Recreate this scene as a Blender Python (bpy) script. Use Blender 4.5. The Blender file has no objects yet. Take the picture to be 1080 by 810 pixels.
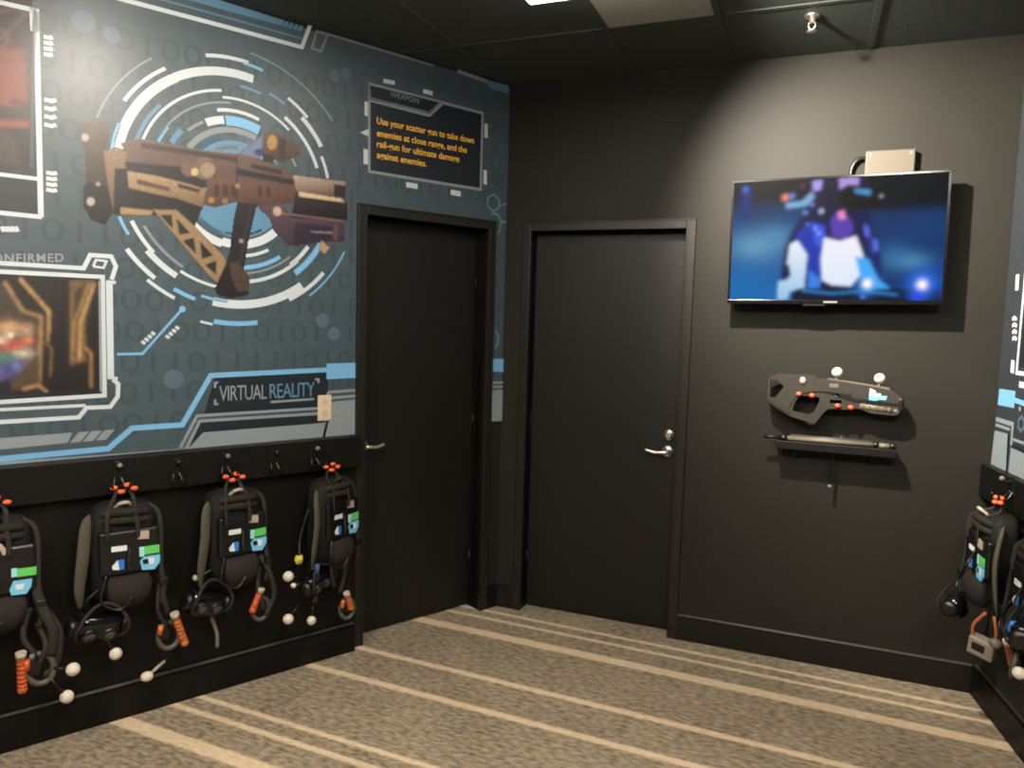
import bpy, bmesh, math, random
import numpy as np
from mathutils import Vector, Matrix
random.seed(7); rng = np.random.default_rng(7)
scene = bpy.context.scene
COL = scene.collection

# ------------------------------------------------------------------ camera, light, exposure
CAM = np.array([1.6254, -3.9040, 1.6724]); YAW, PITCH, ROLL, FPX = -0.3814, -0.0882, 0.0282, 786.9
H = 2.9525          # ceiling height
W = 2.4058          # back wall width
AL, AR = 0.4910, 0.1605   # splay of the left and right walls

def cam_axes():
    cy, sy = math.cos(YAW), math.sin(YAW)
    f = np.array([sy*math.cos(PITCH), cy*math.cos(PITCH), math.sin(PITCH)])
    r = np.array([cy, -sy, 0.0]); u = np.cross(r, f)
    return r*math.cos(ROLL)+u*math.sin(ROLL), u*math.cos(ROLL)-r*math.sin(ROLL), f
RX, UX, FX = cam_axes()
cd = bpy.data.cameras.new('camera'); cam = bpy.data.objects.new('camera', cd); COL.objects.link(cam)
cd.sensor_fit = 'HORIZONTAL'; cd.sensor_width = 36; cd.lens = FPX/1080*36; cd.clip_start = .02
m = Matrix.Identity(4)
for i in range(3):
    m[i][0], m[i][1], m[i][2], m[i][3] = RX[i], UX[i], -FX[i], CAM[i]
cam.matrix_world = m
scene.camera = cam
scene.view_settings.view_transform = 'Standard'; scene.view_settings.look = 'None'
scene.view_settings.gamma = 1; scene.view_settings.use_curve_mapping = False
scene.view_settings.exposure = 1.5
scene.cycles.use_denoising = True
scene.cycles.filter_width = 1.9
scene.cycles.max_bounces = 6
w = bpy.data.worlds.new('world'); scene.world = w; w.use_nodes = True
w.node_tree.nodes['Background'].inputs[0].default_value = (.9, .95, 1, 1)
w.node_tree.nodes['Background'].inputs[1].default_value = 0.0
LAMP_DIM, FILL_MID, FILL_REAR = 5.0, 11.0, 36.0      # the square panel in view, added out-of-view panels for fill light
SPOT_TV, SPOT_MURAL = 262.0, 20.0     # the two ceiling spotlights washing the walls

# ------------------------------------------------------------------ wall frames (s along the wall, o out from it, z up)
nL = np.array([math.cos(AL), -math.sin(AL), 0]); tL = np.array([-math.sin(AL), -math.cos(AL), 0])
nR = np.array([-math.cos(AR), -math.sin(AR), 0]); tR = np.array([math.sin(AR), -math.cos(AR), 0])
nB = np.array([0, -1., 0]); tB = np.array([1., 0, 0])
ORG = {'L': np.zeros(3), 'B': np.zeros(3), 'R': np.array([W, 0, 0])}
NRM = {'L': nL, 'B': nB, 'R': nR}; TAN = {'L': tL, 'B': tB, 'R': tR}
ROT = {'L': math.pi/2-AL, 'B': 0.0, 'R': AR-math.pi/2}
def wp(k, s, z, o=0.0):                       # wall coordinates -> world
    return ORG[k]+TAN[k]*s+NRM[k]*o+np.array([0, 0, z])
def sz(k, u, v, o=0.0):                       # where the sight line through (u, v) of the photo meets wall k
    d = FX+RX*(u-540)/FPX-UX*(v-405)/FPX
    n = NRM[k]; t = (o+n@ORG[k]-n@CAM)/(n@d); q = CAM+t*d-ORG[k]
    return float(q@TAN[k]), float(q[2])

# ------------------------------------------------------------------ materials
def lin(c):
    c = np.asarray(c, float)/255.0
    return np.where(c <= .04045, c/12.92, ((c+.055)/1.055)**2.4)
MATS = {}
def mat(name, rgb, rough=.6, spec=.5, metal=0, noise=0, nscale=30, bump=0, bscale=60, emit=0, coat=0, linear=False):
    if name in MATS: return MATS[name]
    M = bpy.data.materials.new(name); M.use_nodes = True; nt = M.node_tree; b = nt.nodes['Principled BSDF']
    c = tuple(rgb) if linear else tuple(lin(rgb)); c4 = (*c, 1)
    b.inputs['Base Color'].default_value = c4; b.inputs['Roughness'].default_value = rough
    b.inputs['Specular IOR Level'].default_value = spec; b.inputs['Metallic'].default_value = metal
    if coat: b.inputs['Coat Weight'].default_value = coat
    if emit:
        b.inputs['Emission Color'].default_value = c4; b.inputs['Emission Strength'].default_value = emit
    if noise or bump:
        tc = nt.nodes.new('ShaderNodeTexCoord')
    if noise:
        n = nt.nodes.new('ShaderNodeTexNoise'); n.inputs['Scale'].default_value = nscale; n.inputs['Detail'].default_value = 5
        nt.links.new(tc.outputs['Object'], n.inputs['Vector'])
        r = nt.nodes.new('ShaderNodeValToRGB'); lo, hi = 1-noise, 1+noise
        r.color_ramp.elements[0].position = .3; r.color_ramp.elements[1].position = .7
        r.color_ramp.elements[0].color = (c[0]*lo, c[1]*lo, c[2]*lo, 1); r.color_ramp.elements[1].color = (c[0]*hi, c[1]*hi, c[2]*hi, 1)
        nt.links.new(n.outputs['Fac'], r.inputs['Fac']); nt.links.new(r.outputs['Color'], b.inputs['Base Color'])
    if bump:
        n = nt.nodes.new('ShaderNodeTexNoise'); n.inputs['Scale'].default_value = bscale; n.inputs['Detail'].default_value = 4
        nt.links.new(tc.outputs['Object'], n.inputs['Vector'])
        bp = nt.nodes.new('ShaderNodeBump'); bp.inputs['Strength'].default_value = bump; bp.inputs['Distance'].default_value = .004
        nt.links.new(n.outputs['Fac'], bp.inputs['Height']); nt.links.new(bp.outputs['Normal'], b.inputs['Normal'])
    MATS[name] = M
    return M
def vcol_mat(name, emit=0, rough=.35, spec=.5):           # colour from the mesh's own printed or displayed picture
    M = bpy.data.materials.new(name); M.use_nodes = True; nt = M.node_tree; b = nt.nodes['Principled BSDF']
    a = nt.nodes.new('ShaderNodeAttribute'); a.attribute_name = 'print'
    b.inputs['Roughness'].default_value = rough; b.inputs['Specular IOR Level'].default_value = spec
    if emit:
        b.inputs['Base Color'].default_value = (.0008, .0008, .0009, 1)
        nt.links.new(a.outputs['Color'], b.inputs['Emission Color']); b.inputs['Emission Strength'].default_value = emit
    else:
        nt.links.new(a.outputs['Color'], b.inputs['Base Color'])
    return M

PAINT = mat('black_wall_paint', (33, 32, 27), .60, .22, noise=.10, nscale=2.5, bump=.10, bscale=220)
TRIMM = mat('black_trim_paint', (11, 10, 8), .5, .25, noise=.06, nscale=6)
FRAMEM = mat('black_frame_paint', (28, 27, 22), .42, .4)
SKIRT = mat('black_skirting_paint', (21, 20, 16), .45, .35)
DOORM = mat('black_door_paint', (17, 16, 12), .48, .4, noise=.10, nscale=4, bump=.05, bscale=120)
STEEL = mat('satin_nickel', (225, 220, 210), .38, .5, 1.0)
BLACKP = mat('black_plastic', (12, 12, 12), .38, .5)
GLOSSB = mat('glossy_black_plastic', (12, 12, 14), .15, .6)
NYLON = mat('black_nylon', (13, 12, 11), .75, .3, noise=.35, nscale=60, bump=.3, bscale=300)
WEB = mat('dark_grey_webbing', (38, 36, 31), .75, .3, noise=.15, nscale=120)
PAD = mat('olive_grey_mesh_pad', (74, 72, 60), .85, .2, noise=.12, nscale=90, bump=.3, bscale=400)
POUCH = mat('charcoal_pouch_fabric', (36, 33, 29), .8, .2, noise=.2, nscale=50)
ORANGE = mat('orange_rubber', (226, 96, 52), .5, .4)
ORANGEG = mat('orange_grip_plastic', (186, 104, 46), .45, .4, noise=.25, nscale=80)
WHITEB = mat('white_marker_ball', (205, 195, 178), .55, .4)
GREYP = mat('grey_plastic', (110, 106, 98), .45, .4)
LGREY = mat('pale_grey_plastic', (165, 155, 138), .4, .5)
RODM = mat('pale_grey_rod', (104, 97, 84), .45, .4)
GREEN = mat('green_sticker', (92, 190, 92), .45)
SKY = mat('light_blue_sticker', (110, 185, 220), .45)
BLUE = mat('blue_sticker', (40, 120, 205), .45)
WSTK = mat('white_sticker', (205, 215, 220), .45)
YELLOW = mat('yellow_tape', (200, 185, 70), .5)
BEIGE = mat('beige_plastic', (200, 182, 156), .45, .5)
BOXM = mat('grey_beige_metal', (84, 78, 68), .5, .3)
EDGE_HILITE = mat('painted_edge_highlight', (46, 44, 38), .4, .5)
GUNM = mat('charcoal_gun_shell', (47, 45, 39), .5, .4, noise=.12, nscale=40)
GUND = mat('dark_gun_shell', (15, 14, 13), .45, .45)
REDLED = mat('orange_red_button', (225, 85, 50), .4)

# ------------------------------------------------------------------ mesh helpers
class MB:
    """collects shapes and links them as ONE mesh object"""
    def __init__(s, xf=None): s.bm = bmesh.new(); s.mats = []; s.xf = xf; s.cur = 0
    def use(s, M):
        if M not in s.mats: s.mats.append(M)
        s.cur = s.mats.index(M); return s
    def v(s, p):
        return s.bm.verts.new(s.xf(*p) if s.xf else p)
    def f(s, vs, smooth=False):
        try: f = s.bm.faces.new(vs)
        except ValueError: return
        f.material_index = s.cur; f.smooth = smooth
    def box(s, a, b, bev=0, seg=2):
        x0, x1 = sorted((a[0], b[0])); y0, y1 = sorted((a[1], b[1])); z0, z1 = sorted((a[2], b[2]))
        V = [s.v(p) for p in ((x0,y0,z0),(x1,y0,z0),(x1,y1,z0),(x0,y1,z0),(x0,y0,z1),(x1,y0,z1),(x1,y1,z1),(x0,y1,z1))]
        n0 = len(s.bm.faces); 
        for q in ((0,3,2,1),(4,5,6,7),(0,1,5,4),(1,2,6,5),(2,3,7,6),(3,0,4,7)): s.f([V[i] for i in q])
        if bev:
            es = list({e for v in V for e in v.link_edges})
            bmesh.ops.bevel(s.bm, geom=es, offset=bev, segments=seg, affect='EDGES', profile=.5)
        return s
    def prism(s, pts, y0, y1, bev=0):            # polygon in x-z, from y0 to y1
        A = [s.v((x, y0, z)) for x, z in pts]; B = [s.v((x, y1, z)) for x, z in pts]; n = len(pts)
        s.f(A); s.f(B[::-1])
        for i in range(n): s.f([A[i], B[i], B[(i+1) % n], A[(i+1) % n]])
        if bev:
            es = [e for v in A+B for e in v.link_edges]; es = list(set(es))
            bmesh.ops.bevel(s.bm, geom=es, offset=bev, segments=2, affect='EDGES', profile=.5)
        return s
    def ring_prism(s, outer, holes, y0, y1):      # polygon with holes, filled by triangulation
        loops = [outer]+holes
        for y in (y0, y1):
            es = []
            for lp in loops:
                V = [s.v((x, y, z)) for x, z in lp]
                es += [s.bm.edges.new((V[i], V[(i+1) % len(V)])) for i in range(len(V))]
            r = bmesh.ops.triangle_fill(s.bm, use_beauty=True, use_dissolve=False, edges=es)
            for g in r['geom']:
                if isinstance(g, bmesh.types.BMFace): g.material_index = s.cur
        for lp in loops:
            A = [s.v((x, y0, z)) for x, z in lp]; B = [s.v((x, y1, z)) for x, z in lp]; n = len(lp)
            for i in range(n): s.f([A[i], B[i], B[(i+1) % n], A[(i+1) % n]])
        return s
    def tube(s, pts, r, n=10, closed=False, cap=True, flat=1.0):
        P = [Vector(p) for p in pts]; R = r if isinstance(r, (list, tuple)) else [r]*len(P); rings = []; up = None
        for i, p in enumerate(P):
            a = P[i-1] if (i > 0 or closed) else p; b = P[(i+1) % len(P)] if (i < len(P)-1 or closed) else p
            t = (b-a).normalized()
            if up is None:
                up = Vector((0, 1, 0)) if abs(t.y) < .9 else Vector((1, 0, 0))
            up = (up-t*up.dot(t)).normalized(); sd = t.cross(up)
            rings.append([s.v(tuple(p+sd*R[i]*math.cos(2*math.pi*k/n)+up*R[i]*flat*math.sin(2*math.pi*k/n))) for k in range(n)])
        m = len(P)
        for i in range(m if closed else m-1):
            A, B = rings[i], rings[(i+1) % m]
            for k in range(n): s.f([A[k], A[(k+1) % n], B[(k+1) % n], B[k]], True)
        if cap and not closed:
            s.f(rings[0][::-1]); s.f(rings[-1])
        return s
    def ball(s, c, r, nu=16, nv=10):
        rx, ry, rz = r if isinstance(r, (tuple, list)) else (r, r, r)
        top = s.v((c[0], c[1], c[2]+rz)); bot = s.v((c[0], c[1], c[2]-rz)); rows = []
        for j in range(1, nv):
            a = math.pi*j/nv
            rows.append([s.v((c[0]+rx*math.sin(a)*math.cos(2*math.pi*k/nu), c[1]+ry*math.sin(a)*math.sin(2*math.pi*k/nu), c[2]+rz*math.cos(a))) for k in range(nu)])
        for k in range(nu):
            s.f([top, rows[0][k], rows[0][(k+1) % nu]], True); s.f([bot, rows[-1][(k+1) % nu], rows[-1][k]], True)
            for j in range(nv-2): s.f([rows[j][k], rows[j+1][k], rows[j+1][(k+1) % nu], rows[j][(k+1) % nu]], True)
        return s
    def loft(s, secs, n=28, p=3.0):               # rounded-rectangle sections: (z, cx, cy, hx, hy)
        rows = []
        for z, cx, cy, hx, hy in secs:
            row = []
            for k in range(n):
                a = 2*math.pi*k/n; c, q = math.cos(a), math.sin(a)
                row.append(s.v((cx+hx*math.copysign(abs(c)**(2/p), c), cy+hy*math.copysign(abs(q)**(2/p), q), z)))
            rows.append(row)
        for i in range(len(rows)-1):
            for k in range(n): s.f([rows[i][k], rows[i][(k+1) % n], rows[i+1][(k+1) % n], rows[i+1][k]], True)
        s.f(rows[0][::-1]); s.f(rows[-1]); return s
    def lathe(s, prof, c, axis='z', n=20):         # profile of (radius, height)
        rows = []
        for r, h in prof:
            row = []
            for k in range(n):
                a = 2*math.pi*k/n; x, y = r*math.cos(a), r*math.sin(a)
                p = {'z': (x, y, h), 'y': (x, h, y), 'x': (h, x, y)}[axis]
                row.append(s.v((c[0]+p[0], c[1]+p[1], c[2]+p[2])))
            rows.append(row)
        for i in range(len(rows)-1):
            for k in range(n): s.f([rows[i][k], rows[i][(k+1) % n], rows[i+1][(k+1) % n], rows[i+1][k]], True)
        s.f(rows[0][::-1]); s.f(rows[-1]); return s
    def build(s, name, M=None, parent=None, loc=None, rotz=None, fixn=True):
        if fixn: bmesh.ops.recalc_face_normals(s.bm, faces=s.bm.faces[:])
        me = bpy.data.meshes.new(name); s.bm.to_mesh(me); s.bm.free()
        for x in (s.mats or [M]): me.materials.append(x)
        o = bpy.data.objects.new(name, me); COL.objects.link(o)
        if parent: o.parent = parent
        if loc is not None: o.location = loc
        if rotz is not None: o.rotation_euler = (0, 0, rotz)
        return o

def thing(name, label, cat, loc=(0, 0, 0), rotz=0, group=None):
    o = bpy.data.objects.new(name, None); COL.objects.link(o); o.empty_display_size = .05
    o.location = loc; o.rotation_euler = (0, 0, rotz); o['label'] = label; o['category'] = cat
    if group: o['group'] = group
    return o
def tag(o, label, cat, group=None):
    o['label'] = label; o['category'] = cat
    if group: o['group'] = group
    return o
def struct(o, label, cat):
    o['kind'] = 'structure'; o['label'] = label; o['category'] = cat; return o
def curve(pts, n=6):                               # Catmull-Rom through the points
    P = [Vector(p) for p in pts]; P = [P[0]*2-P[1]]+P+[P[-1]*2-P[-2]]; out = []
    for i in range(1, len(P)-2):
        for k in range(n):
            t = k/n; a, b, c, d = P[i-1], P[i], P[i+1], P[i+2]
            out.append(.5*((2*b)+(c-a)*t+(2*a-5*b+4*c-d)*t*t+(3*b-a-3*c+d)*t**3))
    return out+[P[-2]]

# ------------------------------------------------------------------ room shell
RD = 5.0                                           # length of the side walls
LE = wp('L', RD, 0); RE = wp('R', RD, 0)
def carpet():
    M = bpy.data.materials.new('striped_carpet'); M.use_nodes = True; nt = M.node_tree; N = nt.nodes; K = nt.links
    b = N['Principled BSDF']; b.inputs['Roughness'].default_value = .95; b.inputs['Specular IOR Level'].default_value = .1
    tc = N.new('ShaderNodeTexCoord'); sx = N.new('ShaderNodeSeparateXYZ'); K.new(tc.outputs['Object'], sx.inputs[0])
    def mth(op, a, v=None):
        q = N.new('ShaderNodeMath'); q.operation = op
        for i, x in enumerate((a, v)):
            if x is None: continue
            if isinstance(x, (int, float)): q.inputs[i].default_value = x
            else: K.new(x, q.inputs[i])
        return q.outputs[0]
    nz = N.new('ShaderNodeTexNoise'); nz.inputs['Scale'].default_value = 70; nz.inputs['Detail'].default_value = 3; K.new(tc.outputs['Object'], nz.inputs['Vector'])
    wob = mth('MULTIPLY', mth('SUBTRACT', nz.outputs['Fac'], .5), .018)
    t = mth('MULTIPLY', mth('ADD', mth('ADD', sx.outputs['Y'], mth('MULTIPLY', sx.outputs['X'], .032)), wob), -1.0)
    PER = 1.438
    fr = mth('FRACT', mth('DIVIDE', mth('ADD', t, PER), PER))
    ramp = N.new('ShaderNodeValToRGB'); cr = ramp.color_ramp; cr.interpolation = 'LINEAR'
    st = [(.102, .026), (.200, .028), (.384, .066), (.829, .036), (1.091, .038)]
    cr.elements[0].position = 0; cr.elements[0].color = (0, 0, 0, 1); cr.elements[1].position = 1; cr.elements[1].color = (0, 0, 0, 1)
    for c, wd in st:
        for q, val in ((c-wd/2-.006, 0), (c-wd/2+.004, 1), (c+wd/2-.004, 1), (c+wd/2+.006, 0)):
            e = cr.elements.new(q/PER); e.color = (val, val, val, 1)
    K.new(fr, ramp.inputs['Fac'])
    # mottled ground: short dashes running across the stripes
    mp = N.new('ShaderNodeMapping'); mp.inputs['Rotation'].default_value = (0, 0, .03); mp.inputs['Scale'].default_value = (26, 60, 1); K.new(tc.outputs['Object'], mp.inputs['Vector'])
    n1 = N.new('ShaderNodeTexNoise'); n1.inputs['Scale'].default_value = 1; n1.inputs['Detail'].default_value = 4; K.new(mp.outputs[0], n1.inputs['Vector'])
    n2 = N.new('ShaderNodeTexNoise'); n2.inputs['Scale'].default_value = 240; n2.inputs['Detail'].default_value = 2; K.new(tc.outputs['Object'], n2.inputs['Vector'])
    n3 = N.new('ShaderNodeTexNoise'); n3.inputs['Scale'].default_value = 3; n3.inputs['Detail'].default_value = 3; K.new(tc.outputs['Object'], n3.inputs['Vector'])
    mixn = mth('ADD', mth('MULTIPLY', n1.outputs['Fac'], .55), mth('ADD', mth('MULTIPLY', n2.outputs['Fac'], .3), mth('MULTIPLY', n3.outputs['Fac'], .15)))
    g = N.new('ShaderNodeValToRGB'); g.color_ramp.elements[0].position = .39; g.color_ramp.elements[1].position = .61
    g.color_ramp.elements[0].color = (*lin((98, 88, 73)), 1); g.color_ramp.elements[1].color = (*lin((160, 147, 124)), 1)
    K.new(mixn, g.inputs['Fac'])
    sg = N.new('ShaderNodeValToRGB'); sg.color_ramp.elements[0].position = .3; sg.color_ramp.elements[1].position = .7
    sg.color_ramp.elements[0].color = (*lin((176, 155, 124)), 1); sg.color_ramp.elements[1].color = (*lin((216, 196, 164)), 1); K.new(mixn, sg.inputs['Fac'])
    mx = N.new('ShaderNodeMix'); mx.data_type = 'RGBA'; K.new(ramp.outputs['Color'], mx.inputs[0]); K.new(g.outputs['Color'], mx.inputs[6]); K.new(sg.outputs['Color'], mx.inputs[7])
    K.new(mx.outputs[2], b.inputs['Base Color'])
    bp = N.new('ShaderNodeBump'); bp.inputs['Strength'].default_value = .5; bp.inputs['Distance'].default_value = .005; K.new(mixn, bp.inputs['Height']); K.new(bp.outputs['Normal'], b.inputs['Normal'])
    return M
def ceil_mat():
    M = bpy.data.materials.new('black_ceiling_tiles'); M.use_nodes = True; nt = M.node_tree; N = nt.nodes; K = nt.links
    b = N['Principled BSDF']; b.inputs['Roughness'].default_value = .6; b.inputs['Specular IOR Level'].default_value = .3
    tc = N.new('ShaderNodeTexCoord'); n = N.new('ShaderNodeTexNoise'); n.inputs['Scale'].default_value = 90; K.new(tc.outputs['Object'], n.inputs['Vector'])
    r = N.new('ShaderNodeValToRGB'); r.color_ramp.elements[0].color = (*lin((56, 63, 58)), 1); r.color_ramp.elements[1].color = (*lin((78, 86, 80)), 1)
    K.new(n.outputs['Fac'], r.inputs['Fac']); K.new(r.outputs['Color'], b.inputs['Base Color'])
    bp = N.new('ShaderNodeBump'); bp.inputs['Strength'].default_value = .4; bp.inputs['Distance'].default_value = .003; K.new(n.outputs['Fac'], bp.inputs['Height']); K.new(bp.outputs['Normal'], b.inputs['Normal'])
    return M
CEILM = ceil_mat()

plan = [(0, 0), (W, 0), (RE[0], RE[1]), (LE[0], LE[1])]
def slab(pts, z0, z1):
    mb = MB(); A = [mb.v((x, y, z0)) for x, y in pts]; B = [mb.v((x, y, z1)) for x, y in pts]; n = len(pts)
    mb.f(A[::-1]); mb.f(B)
    for i in range(n): mb.f([A[i], A[(i+1) % n], B[(i+1) % n], B[i]])
    return mb
grow = [(-.02, .3), (W+.05, .3), (W+.3, .3), (RE[0]+.2, RE[1]-.2), (LE[0]-.35, LE[1]-.2), (-.3, .3)]
struct(slab(grow, -.12, 0).build('floor', carpet()), 'brown carpet floor with beige stripes', 'floor')
struct(slab(grow, H, H+.12).build('ceiling', CEILM), 'black tiled ceiling', 'ceiling')
# ceiling grid: T-bars and one tile coloured paler to stand in for lamp spill
TH = .14
def wallbox(mb, s0, s1, z0, z1, o0=0.0, o1=-TH): mb.box((s0, o0, z0), (s1, o1, z1))
def XF(k): return lambda s, o, z: tuple(wp(k, s, z, o))
D_S0, D_S1, D_H = .084, .928, 2.2                   # left-wall door, outer frame
E_S0, E_S1 = .1038, 1.0438                          # back-wall door, outer frame
FW = .05
mb = MB(XF('L')); wallbox(mb, -.0, D_S0+FW, 0, H); wallbox(mb, D_S0+FW, D_S1-FW, D_H-FW, H); wallbox(mb, D_S1-FW, RD, 0, H)
struct(mb.build('wall_left', PAINT), 'left wall behind the printed mural', 'wall')
mb = MB(XF('B')); wallbox(mb, -.25, E_S0+FW, 0, H); wallbox(mb, E_S0+FW, E_S1-FW, D_H-FW, H); wallbox(mb, E_S1-FW, W+.25, 0, H)
struct(mb.build('wall_back', PAINT), 'black painted back wall', 'wall')
mb = MB(XF('R')); wallbox(mb, 0, RD, 0, H)
struct(mb.build('wall_right', PAINT), 'right wall behind the second mural', 'wall')
mb = MB()
A, B_ = Vector((LE[0], LE[1], 0)), Vector((RE[0], RE[1], 0)); dd = (B_-A).normalized(); nn = Vector((dd.y, -dd.x, 0))*.14
q = [A-dd*.2, B_+dd*.2, B_+dd*.2+nn, A-dd*.2+nn]
struct(slab([(p.x, p.y) for p in q], 0, H).build('wall_front', PAINT), 'wall behind the viewer', 'wall')

mb = MB()
for y in (-.60, -1.81, -2.42, -3.02): mb.box((-1.6, y-.012, H-.004), (3.2, y+.012, H))
for x in (-.03, .70, 1.18, 1.79): mb.box((x-.012, -4.0, H-.005), (x+.012, -.02, H-.001))
struct(mb.build('trim_1', CEILM), 'black ceiling grid bars', 'trim')

mb = MB(); mb.box((.715, -1.12, H-.004), (1.165, -.615, H+.01))  # pale colour carries the glow the lamp does not cast here
struct(mb.build('trim_8', mat('glow_painted_tile', (150, 150, 142), .8, .2, noise=.1, nscale=80)), 'ceiling tile painted paler for lamp glow beside the square panel light', 'trim')

def door(name, k, s0, s1, h, rec, latch_left, label):
    root = struct(bpy.data.objects.new(name, None), label, 'door'); COL.objects.link(root)
    root.location = wp(k, (s0+s1)/2, 0); inv = Matrix.Translation(root.location).inverted()
    def X(s, o, z):
        p = wp(k, s, z, o)-np.array(root.location); return tuple(p)
    mb = MB(X)                                       # hollow steel frame: face, return and stop
    for a, b in ((s0, s0+FW), (s1-FW, s1)):
        mb.box((a, .018, 0), (b, -TH-.02, h), .003)
    mb.box((s0+FW, .018, h-FW), (s1-FW, -TH-.02, h), .003)
    for a, b in ((s0+FW, s0+FW+.018), (s1-FW-.018, s1-FW)): mb.box((a, -rec-.046, 0), (b, -TH-.02, h-FW))
    mb.box((s0+FW, -rec-.046, h-FW-.018), (s1-FW, -TH-.02, h-FW))
    mb.box((s0+FW-.014, .022, 0), (s0+FW-.006, .016, h-FW), .001); mb.box((s1-FW+.006, .022, 0), (s1-FW+.014, .016, h-FW), .001)
    mb.box((s0+.0, .022, h-.010), (s1, .016, h-.002), .001)
    mb.build('door_frame', FRAMEM, root)
    mb = MB(X); mb.box((s0+FW+.003, -rec, .008), (s1-FW-.003, -rec-.044, h-FW-.003), .002)
    leaf = mb.build('door_leaf', DOORM, root)
    sl = s0+FW if latch_left else s1-FW; sg = 1 if latch_left else -1
    mb = MB(X)
    for z in (.28, 1.08, 1.86):
        c = (s1-FW-.002) if latch_left else (s0+FW+.002)
        mb.tube([X0 for X0 in ((c, -rec+.006, z-.05), (c, -rec+.006, z+.05))], .007)
    mb.build('hinge', TRIMM, leaf)
    return root, X, sl, sg, leaf
d2, X, sl, sg, leaf = door('door_2', 'B', E_S0, E_S1, D_H, .075, False, 'black door in the back wall with a lever and deadbolt')
def lever(X, sc, sg, z, rec, root, nm='lever_handle', length=.115):
    mb = MB(X); o = -rec
    mb.lathe([(.031, o), (.031, o+.006), (.026, o+.011), (.012, o+.013), (.011, o+.045)], (sc, 0, z), 'y')
    P = curve([(sc, o+.045, z), (sc+sg*.02, o+.052, z), (sc+sg*.06, o+.052, z-.003), (sc+sg*length, o+.048, z+.006)])
    mb.tube([tuple(p) for p in P], [.011]*4+[.009]*(len(P)-4), 10)
    lv = mb.build(nm, STEEL, root)
    return lv
lever(X, sl-.055, -1, .985, .075, d2)
mb = MB(X); o = -.075
mb.lathe([(.029, o), (.029, o+.010), (.024, o+.016), (.013, o+.018), (.013, o+.022)], (sl-.052, 0, 1.075), 'y')
mb.box((sl-.056, o+.020, 1.062), (sl-.048, o+.034, 1.088), .002)
mb.build('deadbolt', STEEL, d2)
d1, X, sl, sg, leaf = door('door_1', 'L', D_S0, D_S1, D_H, .10, False, 'black door set into the left wall beside the mural')
lever(X, sl-.045, -1, 1.0, .10, d1, length=.10)

# skirting, wainscot and hook boards
mb = MB(XF('B')); mb.box((E_S1, 0, 0), (W, .016, .118), 0); mb.prism([(E_S1, .118), (W, .118), (W, .128), (E_S1, .128)], 0, .009)
mb.box((0, 0, 0), (E_S0, .014, .118)); mb.box((0, 0, .118), (E_S0, .008, .128))
struct(mb.build('baseboard_back', SKIRT), 'black baseboard along the back wall', 'baseboard')
mb = MB(XF('R')); mb.box((.016, 0, 0), (RD-.02, .016, .13)); mb.box((.016, 0, .13), (RD-.02, .009, .14))
struct(mb.build('baseboard_right', TRIMM), 'black baseboard along the right wall', 'baseboard')
mb = MB(XF('L')); mb.box((.016, 0, 0), (D_S0, .014, .118)); mb.box((.016, 0, .118), (D_S0, .008, .128))
mb.box((.945, .03, 0), (RD-.02, .0516, .128)); mb.box((.945, .03, .128), (RD-.02, .046, .138))
struct(mb.build('baseboard_left', TRIMM), 'black baseboard along the left wall', 'baseboard')
mb = MB(XF('L')); mb.box((.932, 0, 0), (RD-.02, .03, .94), .002)
struct(mb.build('trim_2', TRIMM), 'black wainscot panel under the hook board', 'trim')
mb = MB(XF('L')); mb.box((.930, 0, .936), (RD-.02, .072, 1.082), .003)
struct(mb.build('trim_3', TRIMM), 'black hook board along the left wall', 'trim')
mb = MB(XF('R')); mb.box((0.002, 0, .93), (RD-.02, .044, 1.075), .003)
struct(mb.build('trim_4', TRIMM), 'black hook board along the right wall', 'trim')

for nm, k, a, b, o, z in (('trim_5', 'B', E_S1+.002, W-.01, .009, .128), ('trim_6', 'R', .02, RD-.05, .009, .140), ('trim_7', 'L', .95, RD-.05, .046, .138)):  # lighter bead paints the highlight along each baseboard top
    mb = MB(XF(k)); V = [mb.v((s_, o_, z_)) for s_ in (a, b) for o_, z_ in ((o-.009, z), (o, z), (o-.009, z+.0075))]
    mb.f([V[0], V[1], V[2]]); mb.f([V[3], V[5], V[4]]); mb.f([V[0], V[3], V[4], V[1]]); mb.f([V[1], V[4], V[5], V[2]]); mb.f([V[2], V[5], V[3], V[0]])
    struct(mb.build(nm, EDGE_HILITE), 'thin grey painted highlight along the top of the baseboard', 'trim')

# ------------------------------------------------------------------ ceiling lights
def ceiling_light(label, x0, y0, x1, y1, strength, drop=.045):
    t = thing('ceiling_light', label, 'light', ((x0+x1)/2, (y0+y1)/2, H)); hx, hy = (x1-x0)/2, (y1-y0)/2
    mb = MB()
    for a, b in (((-hx, -hy), (hx, -hy+.025)), ((-hx, hy-.025), (hx, hy)), ((-hx, -hy+.025), (-hx+.025, hy-.025)), ((hx-.025, -hy+.025), (hx, hy-.025))):
        mb.box((a[0], a[1], -.014), (b[0], b[1], 0), .003)
    mb.build('light_frame', mat('grey_light_frame', (120, 116, 110), .45), t)
    mb = MB(); mb.box((-hx+.024, -hy+.024, -drop), (hx-.024, hy-.024, -.004), .012)
    mb.build('diffuser', mat('lit_diffuser_%g' % strength, (1, .90, .785), .4, emit=strength, linear=True), t)
    return t
ceiling_light('dimmer white square panel light near the back left corner of the ceiling', .530, -1.745, 1.140, -1.135, LAMP_DIM, .10)
ceiling_light('added square fill light on the ceiling in front of the printed gun', .55, -2.75, 1.15, -2.15, FILL_MID)  # unseen panel added to brighten the floor and mural
ceiling_light('added square fill light behind the viewer on the left', .0, -4.1, .6, -3.5, FILL_REAR)  # unseen rear panel, added for floor and general fill light
ceiling_light('added square fill light behind the viewer on the right', 1.9, -3.9, 2.5, -3.3, FILL_REAR)  # its right-hand twin, likewise added for fill
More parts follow.
